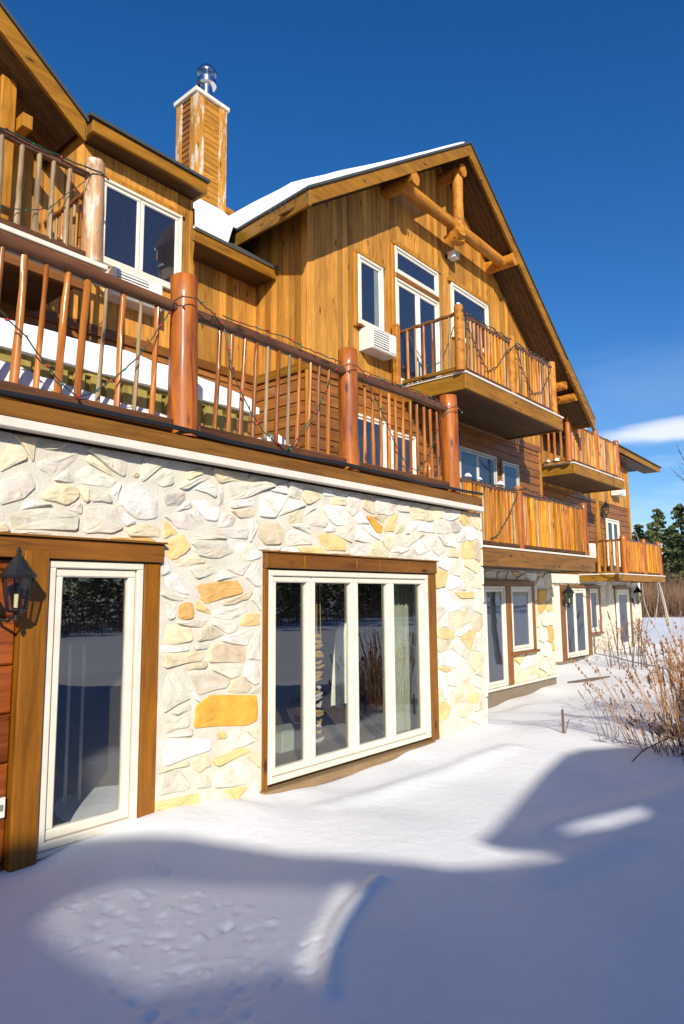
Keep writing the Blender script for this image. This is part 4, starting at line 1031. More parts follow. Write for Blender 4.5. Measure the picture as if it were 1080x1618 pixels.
# ---- third block, farthest
w4 = MB().box(16.4, 27.45, 3.60, 4.0, -.8, 2.45); w4.box(24.0, 27.46, 3.50, 3.6, -.8, 2.44)
sw4 = w4.build('stone_wall', M['mortar'], lodge)
h4 = [rect(19.5, 22.2, -.15, 2.12), rect(22.0, 23.1, .55, 2.12)]
stones(17.5, 23.95, -.3, 2.42, 3.6, h4, [], 31, .62, .38, sw4, stuff=True, joint=.02)
stones(24.05, 27.44, -.3, 2.42, 3.5, [rect(24.3, 26.05, -.2, 2.12)], [], 33, .6, .38, sw4, stuff=True, joint=.02)
MB().box(19.3, 24.0, 3.54, 3.6, 2.18, 2.46).build('lintel_band', M['mortar'], sw4)
uw4 = MB().box(16.3, 27.10, 3.66, 3.9, 2.45, 6.9).build('upper_wall', M['plank'], lodge)
planks_h(uw4, 16.5, 23.55, 3.655, 2.47, 5.0, .21); planks_h(uw4, 23.8, 27.0, 3.655, 2.47, 5.05, .21)
boards_v(uw4, 16.5, 27.0, 3.655, .2, rect(16.5, 27.0, 5.1, 6.65), 5.1)
MB().box(23.56, 23.78, 3.59, 3.66, 2.46, 6.6).build('corner_board', M['corner'], uw4); MB().box(26.96, 27.12, 3.59, 3.66, 2.46, 6.6).build('corner_board', M['corner'], uw4)
MB().box(16.4, 23.55, 3.60, 3.655, 5.0, 5.1).build('band_board', M['trim_x'], uw4)
r4 = MB(); r4.hexa([(24.2,3.0,7.10),(29.6,3.0,6.98),(29.6,9,6.98),(24.2,9,7.10)], [(24.2,3.0,7.14),(29.6,3.0,7.02),(29.6,9,7.02),(24.2,9,7.14)])
rf4 = r4.build('far_roof', M['shingle'], lodge)
m = MB(); m.hexa([(24.2,3.05,6.90),(29.5,3.05,6.79),(29.5,3.10,6.79),(24.2,3.10,6.90)], [(24.2,3.05,7.095),(29.5,3.05,6.975),(29.5,3.10,6.975),(24.2,3.10,7.095)]); m.build('eave_board', M['fascia'], rf4)
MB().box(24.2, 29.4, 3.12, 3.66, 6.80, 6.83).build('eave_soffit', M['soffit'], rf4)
# small roofs right of the gable, seen over the third balcony
m = MB(); m.hexa([(18.3,2.9,6.85),(22.9,2.9,6.85),(22.9,7,8.2),(18.3,7,8.2)], [(18.3,2.9,6.89),(22.9,2.9,6.89),(22.9,7,8.24),(18.3,7,8.24)]); rfs = m.build('small_roof', M['shingle'], lodge)
MB().box(18.4, 22.85, 2.93, 2.98, 6.66, 6.845).build('eave_board', M['fascia'], rfs); MB().box(22.80, 22.85, 2.985, 5.0, 6.66, 6.845).build('eave_board', M['fascia_y'], rfs)
snow_slab('snow_layer', 18.3, 21.6, 2.9, 5, lambda x, y: 6.89+(y-2.9)*.33, .24, 'snow on the small roof right of the big gable', (30, 14), 4)
d4 = frame_unit('patio_door', 20.15, 21.85, -.07, 2.02, 3.55, [20.95], lodge, fr=.06, sash=.08, glass='dglass', depth=.07)
MB().box(19.55, 23.15, 3.46, 3.56, 2.03, 2.13, .004).build('header_board', M['trim_x'], d4)
MB().box(19.78, 20.13, 3.47, 3.56, -.2, 2.028, .004).build('jamb_board', M['trim'], d4); MB().box(21.87, 22.16, 3.47, 3.56, -.1, 2.028, .004).build('jamb_board', M['trim'], d4)
MB().box(19.45, 19.7, 3.45, 3.58, -.2, 2.1).build('jamb_board', M['mortar'], d4)
w4_ = frame_unit('window', 22.18, 22.95, .60, 2.02, 3.55, [], lodge, fr=.06, sash=.08, glass='dglass', depth=.07)
MB().box(22.97, 23.12, 3.47, 3.56, .6, 2.028, .004).build('jamb_board', M['trim'], w4_); MB().box(22.1, 23.2, 3.44, 3.56, .53, .597).build('sill', M['trim_x'], w4_)
d5 = frame_unit('patio_door', 24.5, 25.75, -.07, 2.0, 3.45, [], lodge, fr=.09, sash=.1, glass='dglass', depth=.07)
MB().box(24.35, 25.98, 3.38, 3.46, 2.01, 2.10).build('header_board', M['trim_x'], d5); MB().box(25.77, 25.98, 3.38, 3.46, -.1, 2.008).build('jamb_board', M['trim'], d5)
d6 = frame_unit('balcony_door', 24.35, 25.62, 2.62, 4.52, 3.60, [25.0], lodge, fr=.06, sash=.09, glass='dglass', depth=.06)
MB().box(19.4, 23.9, 3.40, 3.6, -.35, -.12).build('foundation', M['concrete'], sw4); MB().box(24.0, 27.6, 3.2, 3.5, -.35, -.11).build('foundation', M['plank'], sw4)
MB().box(16.45, 27.0, 4.1, 9, -.8, 6.8).build('rear_wall', M['plank'], lodge)

# ---- air conditioners
def ac_unit(x0, x1, z0, z1, y0, y1, label):
    t = empty('air_conditioner', ((x0+x1)/2, y1, z0), label, 'air conditioner', 'air conditioners set in the lodge walls')
    MB().box(x0, x1, y0, y1, z0, z1, .02).build('housing', M['ac'], t)
    a, b = x0+(x1-x0)*.06, x0+(x1-x0)*.68
    MB().box(a, b, y0-.004, y0-.001, z0+.05, z1-.04).build('grille_shade', M['acd'], t)  # flat dark sheet painted as the shade between the louvres
    n = 7
    for i in range(n):
        z = z0+.055+(z1-z0-.10)*i/n
        MB().hexa([(a,y0-.02,z),(b,y0-.02,z),(b,y0-.004,z+.01),(a,y0-.004,z+.01)],[(a,y0-.018,z+.026),(b,y0-.018,z+.026),(b,y0-.004,z+.03),(a,y0-.004,z+.03)]).build('louvre', M['ac'], t)
    MB().box(b+.015, x1-.02, y0-.012, y0-.001, z0+.04, z1-.04, .006).build('control_panel', M['ac'], t)
ac_unit(8.97, 9.68, 6.13, 6.53, 2.08, 2.378, 'white boxy air conditioner under the narrow window left of the middle upper balcony')
ac_unit(4.75, 5.55, 6.02, 6.42, 3.32, 3.598, 'white air conditioner under the dormer window, behind the string of lights')
ac_unit(25.1, 25.8, 5.42, 5.68, 3.3, 3.59, 'small white air conditioner high on the farthest wall under the balcony end')

# ---- wall lanterns and flood light
def lantern(x, y, z, s, label, arm=(-.09, .16)):
    t = empty('wall_lantern', (x+arm[0], y+arm[1], z+.03), label, 'lantern')
    f = MB(); n = 6; zt, zb = z+.10*s, z-.09*s; rt_, rb_ = .088*s, .058*s
    C_ = [(cos(2*pi*k/n+.3), sin(2*pi*k/n+.3)) for k in range(n)]
    for k in range(n):
        a = C_[k]; f.tube([(x+a[0]*rb_, y+a[1]*rb_, zb), (x+a[0]*rt_, y+a[1]*rt_, zt)], .006*s, 5)
    f.tube([(x,y,zb-.02*s),(x,y,zb-.004*s),(x,y,zb)], [.045*s,.062*s,.062*s], 6)
    f.build('frame', M['black'], t)
    g = MB()
    for k in range(n):
        a, b = C_[k], C_[(k+1)%n]; g.add([(x+a[0]*rb_,y+a[1]*rb_,zb),(x+b[0]*rb_,y+b[1]*rb_,zb),(x+b[0]*rt_,y+b[1]*rt_,zt),(x+a[0]*rt_,y+a[1]*rt_,zt)], [(0,1,2,3)])
    g.build('glass', M['lampglass'], t)
    cp = MB(); cp.tube([(x,y,zt-.004*s),(x,y,zt+.012*s),(x,y,zt+.04*s),(x,y,zt+.085*s),(x,y,zt+.125*s),(x,y,zt+.135*s),(x,y,zt+.16*s),(x,y,zt+.185*s)], [.104*s,.108*s,.082*s,.050*s,.026*s,.012*s,.014*s,.003*s], 12)
    cp.build('cap', M['black'], t)
    MB().tube([(x,y,zb-.02*s),(x,y,zb-.05*s),(x,y,zb-.062*s),(x,y,zb-.085*s),(x,y,zb-.095*s)], [.02*s,.012*s,.017*s,.009*s,.002*s], 8).build('finial', M['black'], t, True)
    MB().tube([(x,y,zb+.01),(x,y,zb+.09*s)], .016*s, 10).build('bulb', M['cloth'], t, True)
    ax_, ay_ = x+arm[0], y+arm[1]
    MB().tube([(x-.0,y+.0,zb-.03*s),(x+arm[0]*.35,y+arm[1]*.3,zb-.07*s),(x+arm[0]*.8,y+arm[1]*.75,zb-.055*s),(ax_,ay_,zb+.0)], .010*s, 8).build('arm', M['black'], t, True)
    MB().tube([(ax_,ay_-.015,zb+.01*s),(ax_,ay_+.05,zb+.01*s)], [.055*s,.06*s], 14).build('back_plate', M['black'], t)
lantern(2.075, -.19, 1.88, 1.12, 'black coach lantern beside the left patio door')
lantern(20.0, 3.30, 1.72, 1.6, 'black lantern on the orange jamb of the double patio door in the third block', (0, .15))
lantern(26.4, 3.28, 1.72, 1.6, 'black lantern at the far end of the stone wall under the last balcony', (0, .18))
lantern(24.05, 3.45, 4.75, 1.3, 'small black lantern beside the upper door of the far block', (0, .13))
t = empty('flood_light', (11.98, 2.37, 9.07), 'small square flood light on the gable wall above the balcony door', 'light')
MB().box(11.92, 12.12, 2.12, 2.30, 8.98, 9.13, .02).build('housing', M['ac'], t); MB().box(11.94, 12.10, 2.113, 2.119, 9.0, 9.11).build('lens', M['curtain'], t); MB().tube([(12.0,2.29,9.05),(12.0,2.37,9.07)], .055, 12).build('mount', M['black'], t)
t = empty('outlet_box', (2.13, .0, .46), 'pale outlet cover low on the red plank wall', 'outlet')
MB().box(2.06, 2.15, -.012, .018, .39, .52, .006).build('cover', M['ac'], t); MB().box(2.08, 2.13, -.018, -.0125, .44, .48).build('flap', M['acd'], t)
t = empty('wall_speaker', (13.2, 2.36, 4.9), 'small dark cable box under the middle balcony', 'box')
MB().box(12.0, 12.12, 2.24, 2.36, 4.95, 5.25, .01).build('housing', M['black'], t)

# ---- christmas lights
bulb_me = []
for mat in ('bulbr', 'bulbg'):
    bulb_me.append(MB().tube([(0,0,0),(0,0,-.006),(0,0,-.018),(0,0,-.030)], [.006,.010,.008,.001], 7).mesh('bulb', M[mat], True))
def string_lights(path, label, seed, sp=.15, r=.0045, wrap=None, s=1.25):
    P = [Vector(p) for p in path]; R = random.Random(seed); fine = []
    for a, b in zip(P[:-1], P[1:]):
        L = (b-a).length; n = max(1, int(L/.05))
        for i in range(n):
            t = i/n; fine.append(a.lerp(b, t)+Vector((R.uniform(-.004,.004), R.uniform(-.006,.006), R.uniform(-.006,.006)-.02*sin(pi*t)*min(1, L))))
    fine.append(P[-1])
    root = MB().tube(fine, r*s, 5).build('string_lights', M['cord'], None, True, label=label, cat='string lights', group='christmas light strings on the railings')
    acc = 0; k = 0
    for a, b in zip(fine[:-1], fine[1:]):
        acc += (b-a).length
        if acc > sp:
            acc = R.uniform(-.03, .03); e = (R.uniform(-1.6,1.6), R.uniform(-1.2,1.2), 0)
            q = b+Vector((R.uniform(-.01,.01), -.012, 0)); l_ = link('bulb', bulb_me[k % 2 if R.random() < .85 else 0], root, loc=q, rot=e, scale=(s*.9,)*3); k += 1
yl = -.075
def ring(x, y, z, r, k=1.0):
    return [(x+r*cos(a)*1.0, y+r*sin(a), z+.02*sin(a*2)) for a in [pi+ i*pi*2/10*k for i in range(11)]]
def zig(x, z, dz=.06): return [(x, yl, z)]
string_lights([(1.2,yl,4.35),(1.8,yl,3.95),(2.1,yl,3.72),(2.38,yl,3.44),(2.5,yl,3.36),(2.62,yl,3.42),(2.9,yl,3.68),(3.1,yl,3.95),(3.28,yl,4.25),(3.36,yl,4.42),(3.38,yl-.08,4.44),(3.52,yl-.10,4.46),(3.70,yl-.06,4.42),(3.78,yl,4.45),(3.92,yl,4.34)],
              'green light string sagging across the left balusters up to the first thick deck post', 1)
string_lights([(3.92,yl,4.34),(3.97,yl,4.10),(4.08,yl,3.85),(4.22,yl,3.65),(4.42,yl,3.44),(4.62,yl,3.36),(4.72,yl,3.30),(4.86,yl,3.42),(5.02,yl,3.62),(5.18,yl,3.82),(5.35,yl,4.08),(5.42,yl,4.30),(5.56,yl,4.38),(5.66,yl-.07,4.43),(5.80,yl-.08,4.44),(5.95,yl-.04,4.42),(6.05,yl,4.36)],
              'green light string swagged in a deep v between the first and second thick post', 2)
string_lights([(3.9,yl,4.46),(4.4,yl,4.47),(4.7,yl,4.49),(5.1,yl,4.46),(5.6,yl,4.46)], 'straight run of lights along the top rail between first and second thick post', 3, sp=.16)
string_lights([(6.05,yl,4.36),(6.2,yl,4.2),(6.4,yl,3.95),(6.6,yl,3.7),(6.85,yl,3.46),(7.05,yl,3.42),(7.3,yl,3.62),(7.5,yl,3.9),(7.66,yl,4.2),(7.80,yl,4.36),(7.86,yl-.1,4.40),(8.0,yl-.10,4.40),(8.14,yl-.05,4.38)],
              'green light string hanging between the second and third thick post', 4)
string_lights([(6.0,yl,4.46),(6.5,yl,4.46),(7.0,yl,4.47),(7.5,yl,4.46),(7.8,yl,4.46)], 'run of lights along the top rail between second and third thick post', 5, sp=.14)
string_lights([(2.0,2.24,6.86),(2.9,2.24,6.85),(3.4,2.24,6.86),(3.75,2.2,6.86),(3.88,2.18,6.87),(4.0,2.22,6.85)], 'cable of lights along the rail of the upper left balcony to its round post', 6, r=.008, sp=.25)
string_lights([(2.7,2.24,5.95),(3.0,2.24,6.02),(3.3,2.24,6.18),(3.5,2.24,6.45),(3.7,2.24,6.70),(3.8,2.24,6.85)], 'green light string climbing across the balusters of the upper left balcony', 7)
yb = 1.02
pts = [(10.15,yb-.05,6.88),(10.3,yb-.03,6.86)]
for i in range(20): pts.append((10.4+i*.19, yb, 6.90+(.02 if i % 2 else -.02)))
string_lights(pts, 'lights wound along the top rail of the middle upper balcony', 8, sp=.13, r=.009)
string_lights([(10.3,yb,6.8),(10.7,yb,6.35),(11.1,yb,6.0),(11.5,yb,6.2),(11.9,yb,6.6),(12.2,yb-.05,6.8),(12.6,yb,6.4),(13.0,yb,6.0),(13.5,yb,6.15),(14.0,yb,6.75)], 'light string zigzagging across the balusters of the middle upper balcony', 9, sp=.13, r=.008)
string_lights([(10.2,2.2,6.80),(10.2,1.95,6.3),(10.2,1.75,6.0),(10.2,1.45,6.05),(10.2,1.2,6.6),(10.2,1.07,6.8)], 'lights swagged on the short side rail of the middle upper balcony', 10, sp=.12, r=.007)
string_lights([(10.4,yb,3.85),(11.4,yb,3.87),(12.1,yb,3.88),(12.3,yb-.1,3.9),(13.5,yb,3.86),(15.4,yb,3.86)], 'lights along the rail of the densely barred lower balcony', 11, sp=.16, r=.009)
string_lights([(12.2,yb,3.85),(11.9,yb,3.5),(11.6,yb,3.2),(11.2,yb,2.9),(11.0,yb,2.85)], 'light string falling diagonally across the densely barred lower balcony', 12, sp=.14, r=.009)

# ---- small lumps of snow left on rails and floors
R = random.Random(17)
for i, (x, y, z, w_, lab) in enumerate(((10.35,1.07,3.90,.07,'snow lump on the densely barred rail just right of the third thick deck post'),(10.75,1.07,3.90,.05,'tiny snow lump, second on the densely barred rail'),
        (11.55,1.07,3.90,.08,'snow lump on the densely barred rail left of its middle post'),(17.95,2.6,5.50,.10,'front snow lump at the foot of the side rail of the far upper balcony'),
        (17.95,2.85,5.50,.09,'second snow lump at the foot of the side rail of the far upper balcony'),(17.95,3.15,5.50,.09,'rear snow lump at the foot of the side rail of the far upper balcony'),
        (10.2,1.07,7.0,.05,'small snow cap on the corner post of the middle upper balcony'))):
    m = MB(); n = 10
    for k, (q, hh) in enumerate(((1.0, 0), (.95, .35), (.7, .75), (.3, 1.0))):
        for j in range(n): m.v.append((x+w_*1.5*q*cos(2*pi*j/n)*R.uniform(.85,1.1), y+w_*.7*q*sin(2*pi*j/n), z+w_*.9*hh*R.uniform(.85,1.1)))
    for k in range(3):
        for j in range(n): m.f.append((k*n+j, k*n+(j+1)%n, (k+1)*n+(j+1)%n, (k+1)*n+j))
    m.f.append(tuple(3*n+j for j in range(n))); m.build('snow_lump', M['snow'], None, True, label=lab, cat='snow lump', group='small lumps of snow left on the balconies')
# ---- things seen through the big window
cm_ = MB(); n = 40
for k in range(2):
    for i in range(n+1):
        x = (7.02+.62*i/n); y = .42+.035*sin(i*1.1)+.3*k*0
        cm_.v.append((x, y, .12 if k == 0 else 2.3))
for i in range(n): cm_.f.append((i, i+1, n+2+i, n+1+i))
cm_.build('curtain', M['curtain'], None, True, label='pale green curtain gathered behind the right pane of the big window', cat='curtain')
t = empty('hanging_cloth', (6.45, .75, 1.5), 'white cloth hanging inside behind the middle panes of the big window', 'cloth')
m = MB(); n = 16
for k, (z, wd) in enumerate(((1.50, .10), (1.40, .20), (1.0, .26), (.60, .30), (.50, .30))):
    for i in range(n+1): q = i/n; m.v.append((6.62-wd+wd*q, .75+.02*sin(q*19), z+.03*sin(q*9) if k in (0, 4) else z))
for k in range(4):
    for i in range(n): a = k*(n+1)+i; m.f.append((a, a+1, a+n+2, a+n+1))
m.build('drape', M['cloth'], t, True)
t = empty('hanging_mobile', (5.66, .35, 2.2), 'hanging mobile of yellow strings, wood beads and white shells in the second pane', 'mobile')
for dx in (-.06, -.02, .03): MB().tube([(5.66,.35,2.6),(5.66+dx,.35,1.9),(5.66+dx*1.4,.35,1.35)], .006, 5).build('string', M['shellb'], t)
R = random.Random(4); z = 1.42
k = 0
while z > .25:
    w_ = R.uniform(.04, .10); c_ = 'shellb' if z > .95 else ('shellw' if R.random() < .7 else 'shellb')
    MB().tube([(5.66-w_+R.uniform(-.03,.02),.35,z+R.uniform(-.02,.02)),(5.66,.34,z+R.uniform(-.02,.02)),(5.66+w_,.35,z+R.uniform(-.03,.03))], [R.uniform(.006,.016),R.uniform(.014,.03),R.uniform(.004,.012)], 6).build('shell', M[c_], t, True); z -= R.uniform(.045,.07)
t = empty('wooden_stool', (5.1, .9, .1), 'reddish wooden stool inside behind the left pane of the big window', 'stool')
MB().box(4.85, 5.35, .8, 1.2, .72, .76, .01).build('seat', M['redplank'], t)
for x in (4.9, 5.3):
    for y in (.84, 1.16): MB().tube([(x,y,.1),(x,y,.72)], .025, 8).build('leg', M['redplank'], t)
t = empty('cardboard_box', (5.9, 1.0, .1), 'pale box standing on the floor inside the big window', 'box')
MB().box(5.55, 5.95, .8, 1.1, .1, .34, .01).build('carton', M['curtain'], t)
MB().box(2.45, 2.60, .5, .53, .1, 2.2).build('curtain', M['curtain'], None, label='narrow pale curtain inside the left patio door', cat='curtain')
t = empty('clothes_rail', (2.95, .9, .1), 'thin pale clothes rail standing inside the left patio door', 'rail')
for x in (3.05, 3.18): MB().tube([(x,.9,.1),(x,.9,1.45)], .015, 8).build('upright', M['cloth'], t)

# ------------------------------------------------------------------ unseen wall behind the camera, shaped to cast the shade on the snow
YC = -14.0
outer = [(-16,9.2),(-9.79,9.19),(-9.51,9.15),(-9.02,9.07),(-8.5,8.89),(-7.98,8.68),(-7.45,8.4),(-7.02,8.16),(-6.65,7.99),(-6.28,7.81),(-6.0,7.68),(-5.7,7.52),(-5.3,7.38),(-4.75,7.22),(-4.45,7.19),(-4.75,7.34),(-5.1,7.50),(-5.24,7.57),(-4.89,7.60),(-4.0,7.76),(-3.36,7.88),(-2.65,7.97),(-2.18,7.93),(-1.46,7.74),(-0.7,7.49),(1.6,6.9),(3.6,5.9),(3.6,-.5),(-16,-.5)]
hole1 = [(-9.19,8.56),(-9.10,8.64),(-8.95,8.66),(-8.62,8.60),(-8.11,8.40),(-7.59,8.18),(-7.08,7.96),(-6.55,7.78),(-6.50,7.70),(-6.80,7.56),(-7.05,7.40),(-7.24,7.50),(-7.48,7.57),(-7.86,7.66),(-8.05,7.71),(-8.19,7.79),(-8.41,7.95),(-8.68,8.14),(-8.96,8.37)]  # openings cut to let patches of sun onto the shaded snow
hole2 = [(-4.80,7.50),(-4.2,7.45),(-3.4,7.31),(-2.60,7.13),(-3.2,7.08),(-3.79,7.17),(-4.45,7.34)]
screen = [p_ for p_ in hole1[:6]]+[(-6.98,7.92),(-6.68,7.80),(-6.74,7.72),(-6.96,7.60),(-7.14,7.47),(-7.48,7.55)]+hole1[13:]
from mathutils.geometry import tessellate_polygon
loops = [[Vector((x, z, 0)) for x, z in outer], [Vector((x, z, 0)) for x, z in hole1], [Vector((x, z, 0)) for x, z in hole2]]
flat = [p for l in loops for p in l]; tris = tessellate_polygon(loops)
m = MB(); N = len(flat)
m.v = [(p.x, YC, p.y) for p in flat]+[(p.x, YC+.25, p.y) for p in flat]
for t_ in tris: m.f.append(tuple(t_)); m.f.append(tuple(N+i for i in reversed(t_)))
o_ = 0
for l in loops:
    for i in range(len(l)): a, b = o_+i, o_+(i+1)%len(l); m.f.append((a, b, b+N, a+N))
    o_ += len(l)
caster = m.build('shadow_caster', M['plank'], None, label='unseen dark timber wall added behind the camera to cast the shade on the snow', cat='building')

# thin slats added across the opening to dim the light patch
def span(poly, k, v):
    q = [p_[1-k]+(q_[1-k]-p_[1-k])*(v-p_[k])/(q_[k]-p_[k]) for p_, q_ in zip(poly, poly[1:]+poly[:1]) if (p_[k]-v)*(q_[k]-v) < 0]
    return (min(q)-.03, max(q)+.03) if len(q) > 1 else None
R = random.Random(2)
for k in range(78):
    x = -9.22+k*.0375+R.uniform(-.006,.006); g_ = span(screen, 0, x)
    if g_: MB().box(x-.008, x+.008, YC+.252, YC+.256, *g_).build('dimming_slat', M['plank'], caster)
for k in range(34):
    z = 7.44+k*.0375+R.uniform(-.006,.006); g_ = span(screen, 1, z)
    if g_: MB().box(g_[0], g_[1], YC+.258, YC+.262, z-.0065, z+.0065).build('dimming_slat', M['plank'], caster)
# ------------------------------------------------------------------ plants in the snow
def shrub(name, x, y, n, hgt, lean, mat, seedm, label, spread=.2, seed=0, rad=.006, curl=.25, heads=.7, br=2, cat='dry shrub'):
    R = random.Random(seed); z = gh(x, y); st = MB(); hd = MB()
    for i in range(n):
        an = R.uniform(0, 2*pi); r0 = spread*sqrt(R.random()); bx, by = x+r0*cos(an), y+r0*sin(an)
        h = hgt*R.uniform(.55, 1.05); lx, ly = lean[0]*R.uniform(.2, 1.4)+R.uniform(-.18,.18), lean[1]*R.uniform(.2, 1.4)+R.uniform(-.18,.18)
        P = []; 
        for k in range(7):
            t = k/6; P.append(Vector((bx+lx*h*(t+curl*t*t), by+ly*h*(t+curl*t*t), gh(bx, by)-.03+h*(t-.12*t*t)))+Vector((R.uniform(-.008,.008), R.uniform(-.008,.008), 0)))
        st.tube(P, [rad*(1-.65*k/6) for k in range(7)], 5, caps=False)
        for b_ in range(br):
            k = R.choice((3, 4, 5)); q = P[k]; d_ = Vector((R.uniform(-1,1), R.uniform(-1,1), R.uniform(.3,1.2))).normalized()*R.uniform(.08,.22)*hgt
            st.tube([q, q+d_*.5+Vector((0,0,.01)), q+d_], [rad*.45, rad*.35, rad*.2], 4, caps=False)
            if R.random() < heads: P2 = q+d_; hd.tube([P2-d_*.06, P2, P2+d_.normalized()*.02], [rad*.6, rad*1.9, rad*.3], 6)
        if R.random() < heads:
            for e in range(R.randint(2, 5)):
                q = P[-1]+(P[-2]-P[-1])*e*.28; s_ = rad*R.uniform(1.4, 3.0)
                hd.tube([q-Vector((0,0,s_*1.6)), q-Vector((R.uniform(-.4,.4)*s_,0,0)), q+Vector((0,0,s_*1.6))], [s_*.3, s_, s_*.3], 6)
    t = empty(name, (x, y, z), label, cat)
    st.build('stems', M[mat], t, True, kind='stuff')
    if hd.v: hd.build('seed_heads', M[seedm], t, True, kind='stuff')
shrub('dry_shrub', 9.9, -2.45, 64, 1.48, (-.10, .05), 'stalk', 'seed', 'tall golden dry stalks with brown seed heads at the right edge', .42, 1, .0065, heads=.8)
shrub('dry_shrub', 9.1, -2.15, 24, 1.20, (-.32, .22), 'stalk', 'seed', 'golden stalks leaning left over the snow in front of the tall dry clump', .34, 2, .0055, heads=.7)
shrub('dry_shrub', 9.75, -2.7, 150, .92, (-.05, .02), 'twig', 'seedd', 'dense dark twigs at the foot of the golden stalks', .5, 3, .005, heads=.3, br=4)
shrub('dry_shrub', 8.7, -2.35, 34, .62, (-.55, .15), 'twig', 'seedd', 'low tangle of thin dark twigs creeping left from the tall dry clump', .28, 4, .0042, heads=.8, br=4)
shrub('dry_shrub', 9.05, -1.55, 9, .85, (-.28, .18), 'twig', 'seed', 'loose thin stems behind the leaning golden stalks', .3, 5, .004, heads=.8, br=3)
shrub('dry_shrub', 11.8, -2.3, 50, 1.8, (-.06, .03), 'stalk', 'seed', 'second clump of tall dry stalks farther back at the right edge', .7, 6, .007, heads=.8, br=3)
shrub('dry_shrub', 8.2, -3.0, 8, .30, (-.4, .1), 'twig', 'seedd', 'small dark weed heads poking out of the shaded snow', .3, 7, .004, heads=1, br=3)
shrub('dry_shrub', 19.8, 1.6, 18, 1.5, (.0, .0), 'twig', 'seed', 'pale bare bush in front of the far stone wall', .6, 8, .012, heads=.2, br=4)
shrub('dry_shrub', 22.6, 2.4, 16, 1.6, (.0, .0), 'twig', 'seed', 'bare bush by the far patio door under the last balcony', .5, 9, .012, heads=.2, br=4)
m = MB()
for pth, r in (([(7.9,-2.25,.03),(8.15,-2.28,.10),(8.5,-2.32,.12),(8.8,-2.4,.16),(9.1,-2.5,.05)], .007), ([(8.6,-2.6,.0),(8.75,-2.5,.14),(9.0,-2.5,.20),(9.2,-2.6,.10)], .007)):
    m.tube(pth, r, 6)
m.build('fallen_branch', M['twig'], None, True, label='dark arched branch lying on the snow in front of the dry stalks', cat='branch')
x, y = 8.75, -1.12; z = gh(x, y)
t = empty('garden_stake', (x, y, z), 'short brown stake with a thin twig standing alone in the open snow', 'stake')
MB().tube([(x,y,z-.05),(x-.005,y,z+.30)], .017, 7, .2).build('stick', M['twig'], t, True); MB().tube([(x+.02,y-.01,z-.02),(x+.07,y-.05,z+.17)], .006, 5).build('twig', M['twig'], t, True)
t = MB().tube([(16.5,2.0,gh(16.5,2.0)-.02),(17.0,1.6,gh(17,1.6)+.03),(17.7,1.4,gh(17.7,1.4)+.02)], [.05,.045,.015], 7, .3, 3).build('half_buried_log', M['bark'], None, True, label='dark log half buried in snow at the corner of the second block', cat='log')

# ------------------------------------------------------------------ trees
def at(px, dist, z=0):
    r_ = (px-540)/1071.3; d_ = _fh+_rt*r_; p = Vector((0, -4.84, 0))+d_*dist; return p.x, p.y
def pine_mesh(h, seed, nl=5200, w_=.26, lowest=.12):
    R = random.Random(seed); m = MB(); cl = []
    nb = 46
    for i in range(nb):
        t = lowest+(1-lowest)*(i/nb)**.85; z = h*t; an = i*2.4+R.uniform(-.5,.5)
        reach = h*w_*(1-t)**.75*R.uniform(.45,1.15)+.25
        for s in range(3):
            q = (s+1)/3; cl.append((reach*q*cos(an), reach*q*sin(an), z+reach*q*.12-.25*q*q*reach, .16*h*.35*(1-.55*t)*R.uniform(.55,1.1)))
    cl.append((0,0,h*.98,.3))
    tot = sum(c[3]**1.5 for c in cl)
    for c in cl:
        k = max(6, int(nl*c[3]**1.5/tot))
        for i in range(k):
            d = Vector((R.gauss(0,1), R.gauss(0,1), R.gauss(0,.55))); d = d.normalized()*c[3]*R.random()**.4
            p = Vector(c[:3])+d; a = Vector((R.uniform(-1,1),R.uniform(-1,1),R.uniform(-.5,.8))).normalized()*R.uniform(.09,.22); b_ = a.cross(Vector((R.uniform(-1,1),R.uniform(-1,1),R.uniform(-1,1)))).normalized()*R.uniform(.04,.10)
            m.add([p-a, p+b_, p+a*1.1, p-b_], [(0,1,2,3)])
    return m
pines = [pine_mesh(11, s, 9000, .30).mesh('crown', M['pine']) for s in (1, 2, 3)]
trunk_me = MB().tube([(0,0,-.3),(.05,.05,4),(0,0,8),(0,0,10.6)], [.2,.16,.09,.02], 8, .1).mesh('trunk', M['bark'], True)
for i, (px, dist, h, k, lab) in enumerate(((1010, 84, 10.6, 0, 'first and lowest green pine right of the lodge'), (1042, 80, 12.0, 1, 'tall green pine in the middle of the skyline'), (1078, 78, 12.2, 2, 'dark pine cut by the right edge of the photo'),
        (1028, 92, 10.6, 2, 'pine set back between the two leftmost pines'), (1062, 90, 11.0, 0, 'pine behind and right of the tallest pine'), (1100, 76, 12.5, 1, 'dark pine just beyond the right edge'))):
    x, y = at(px, dist); s = h/11
    t = empty('pine_tree', (x, y, -.2), lab, 'pine', 'pine trees beyond the snowy field')
    link('crown', pines[k], t, loc=(x, y, -.2), scale=(s*1.05, s*1.05, s), rot=(0,0,i*1.3)); link('trunk', trunk_me, t, loc=(x, y, -.2), scale=(s, s, s))
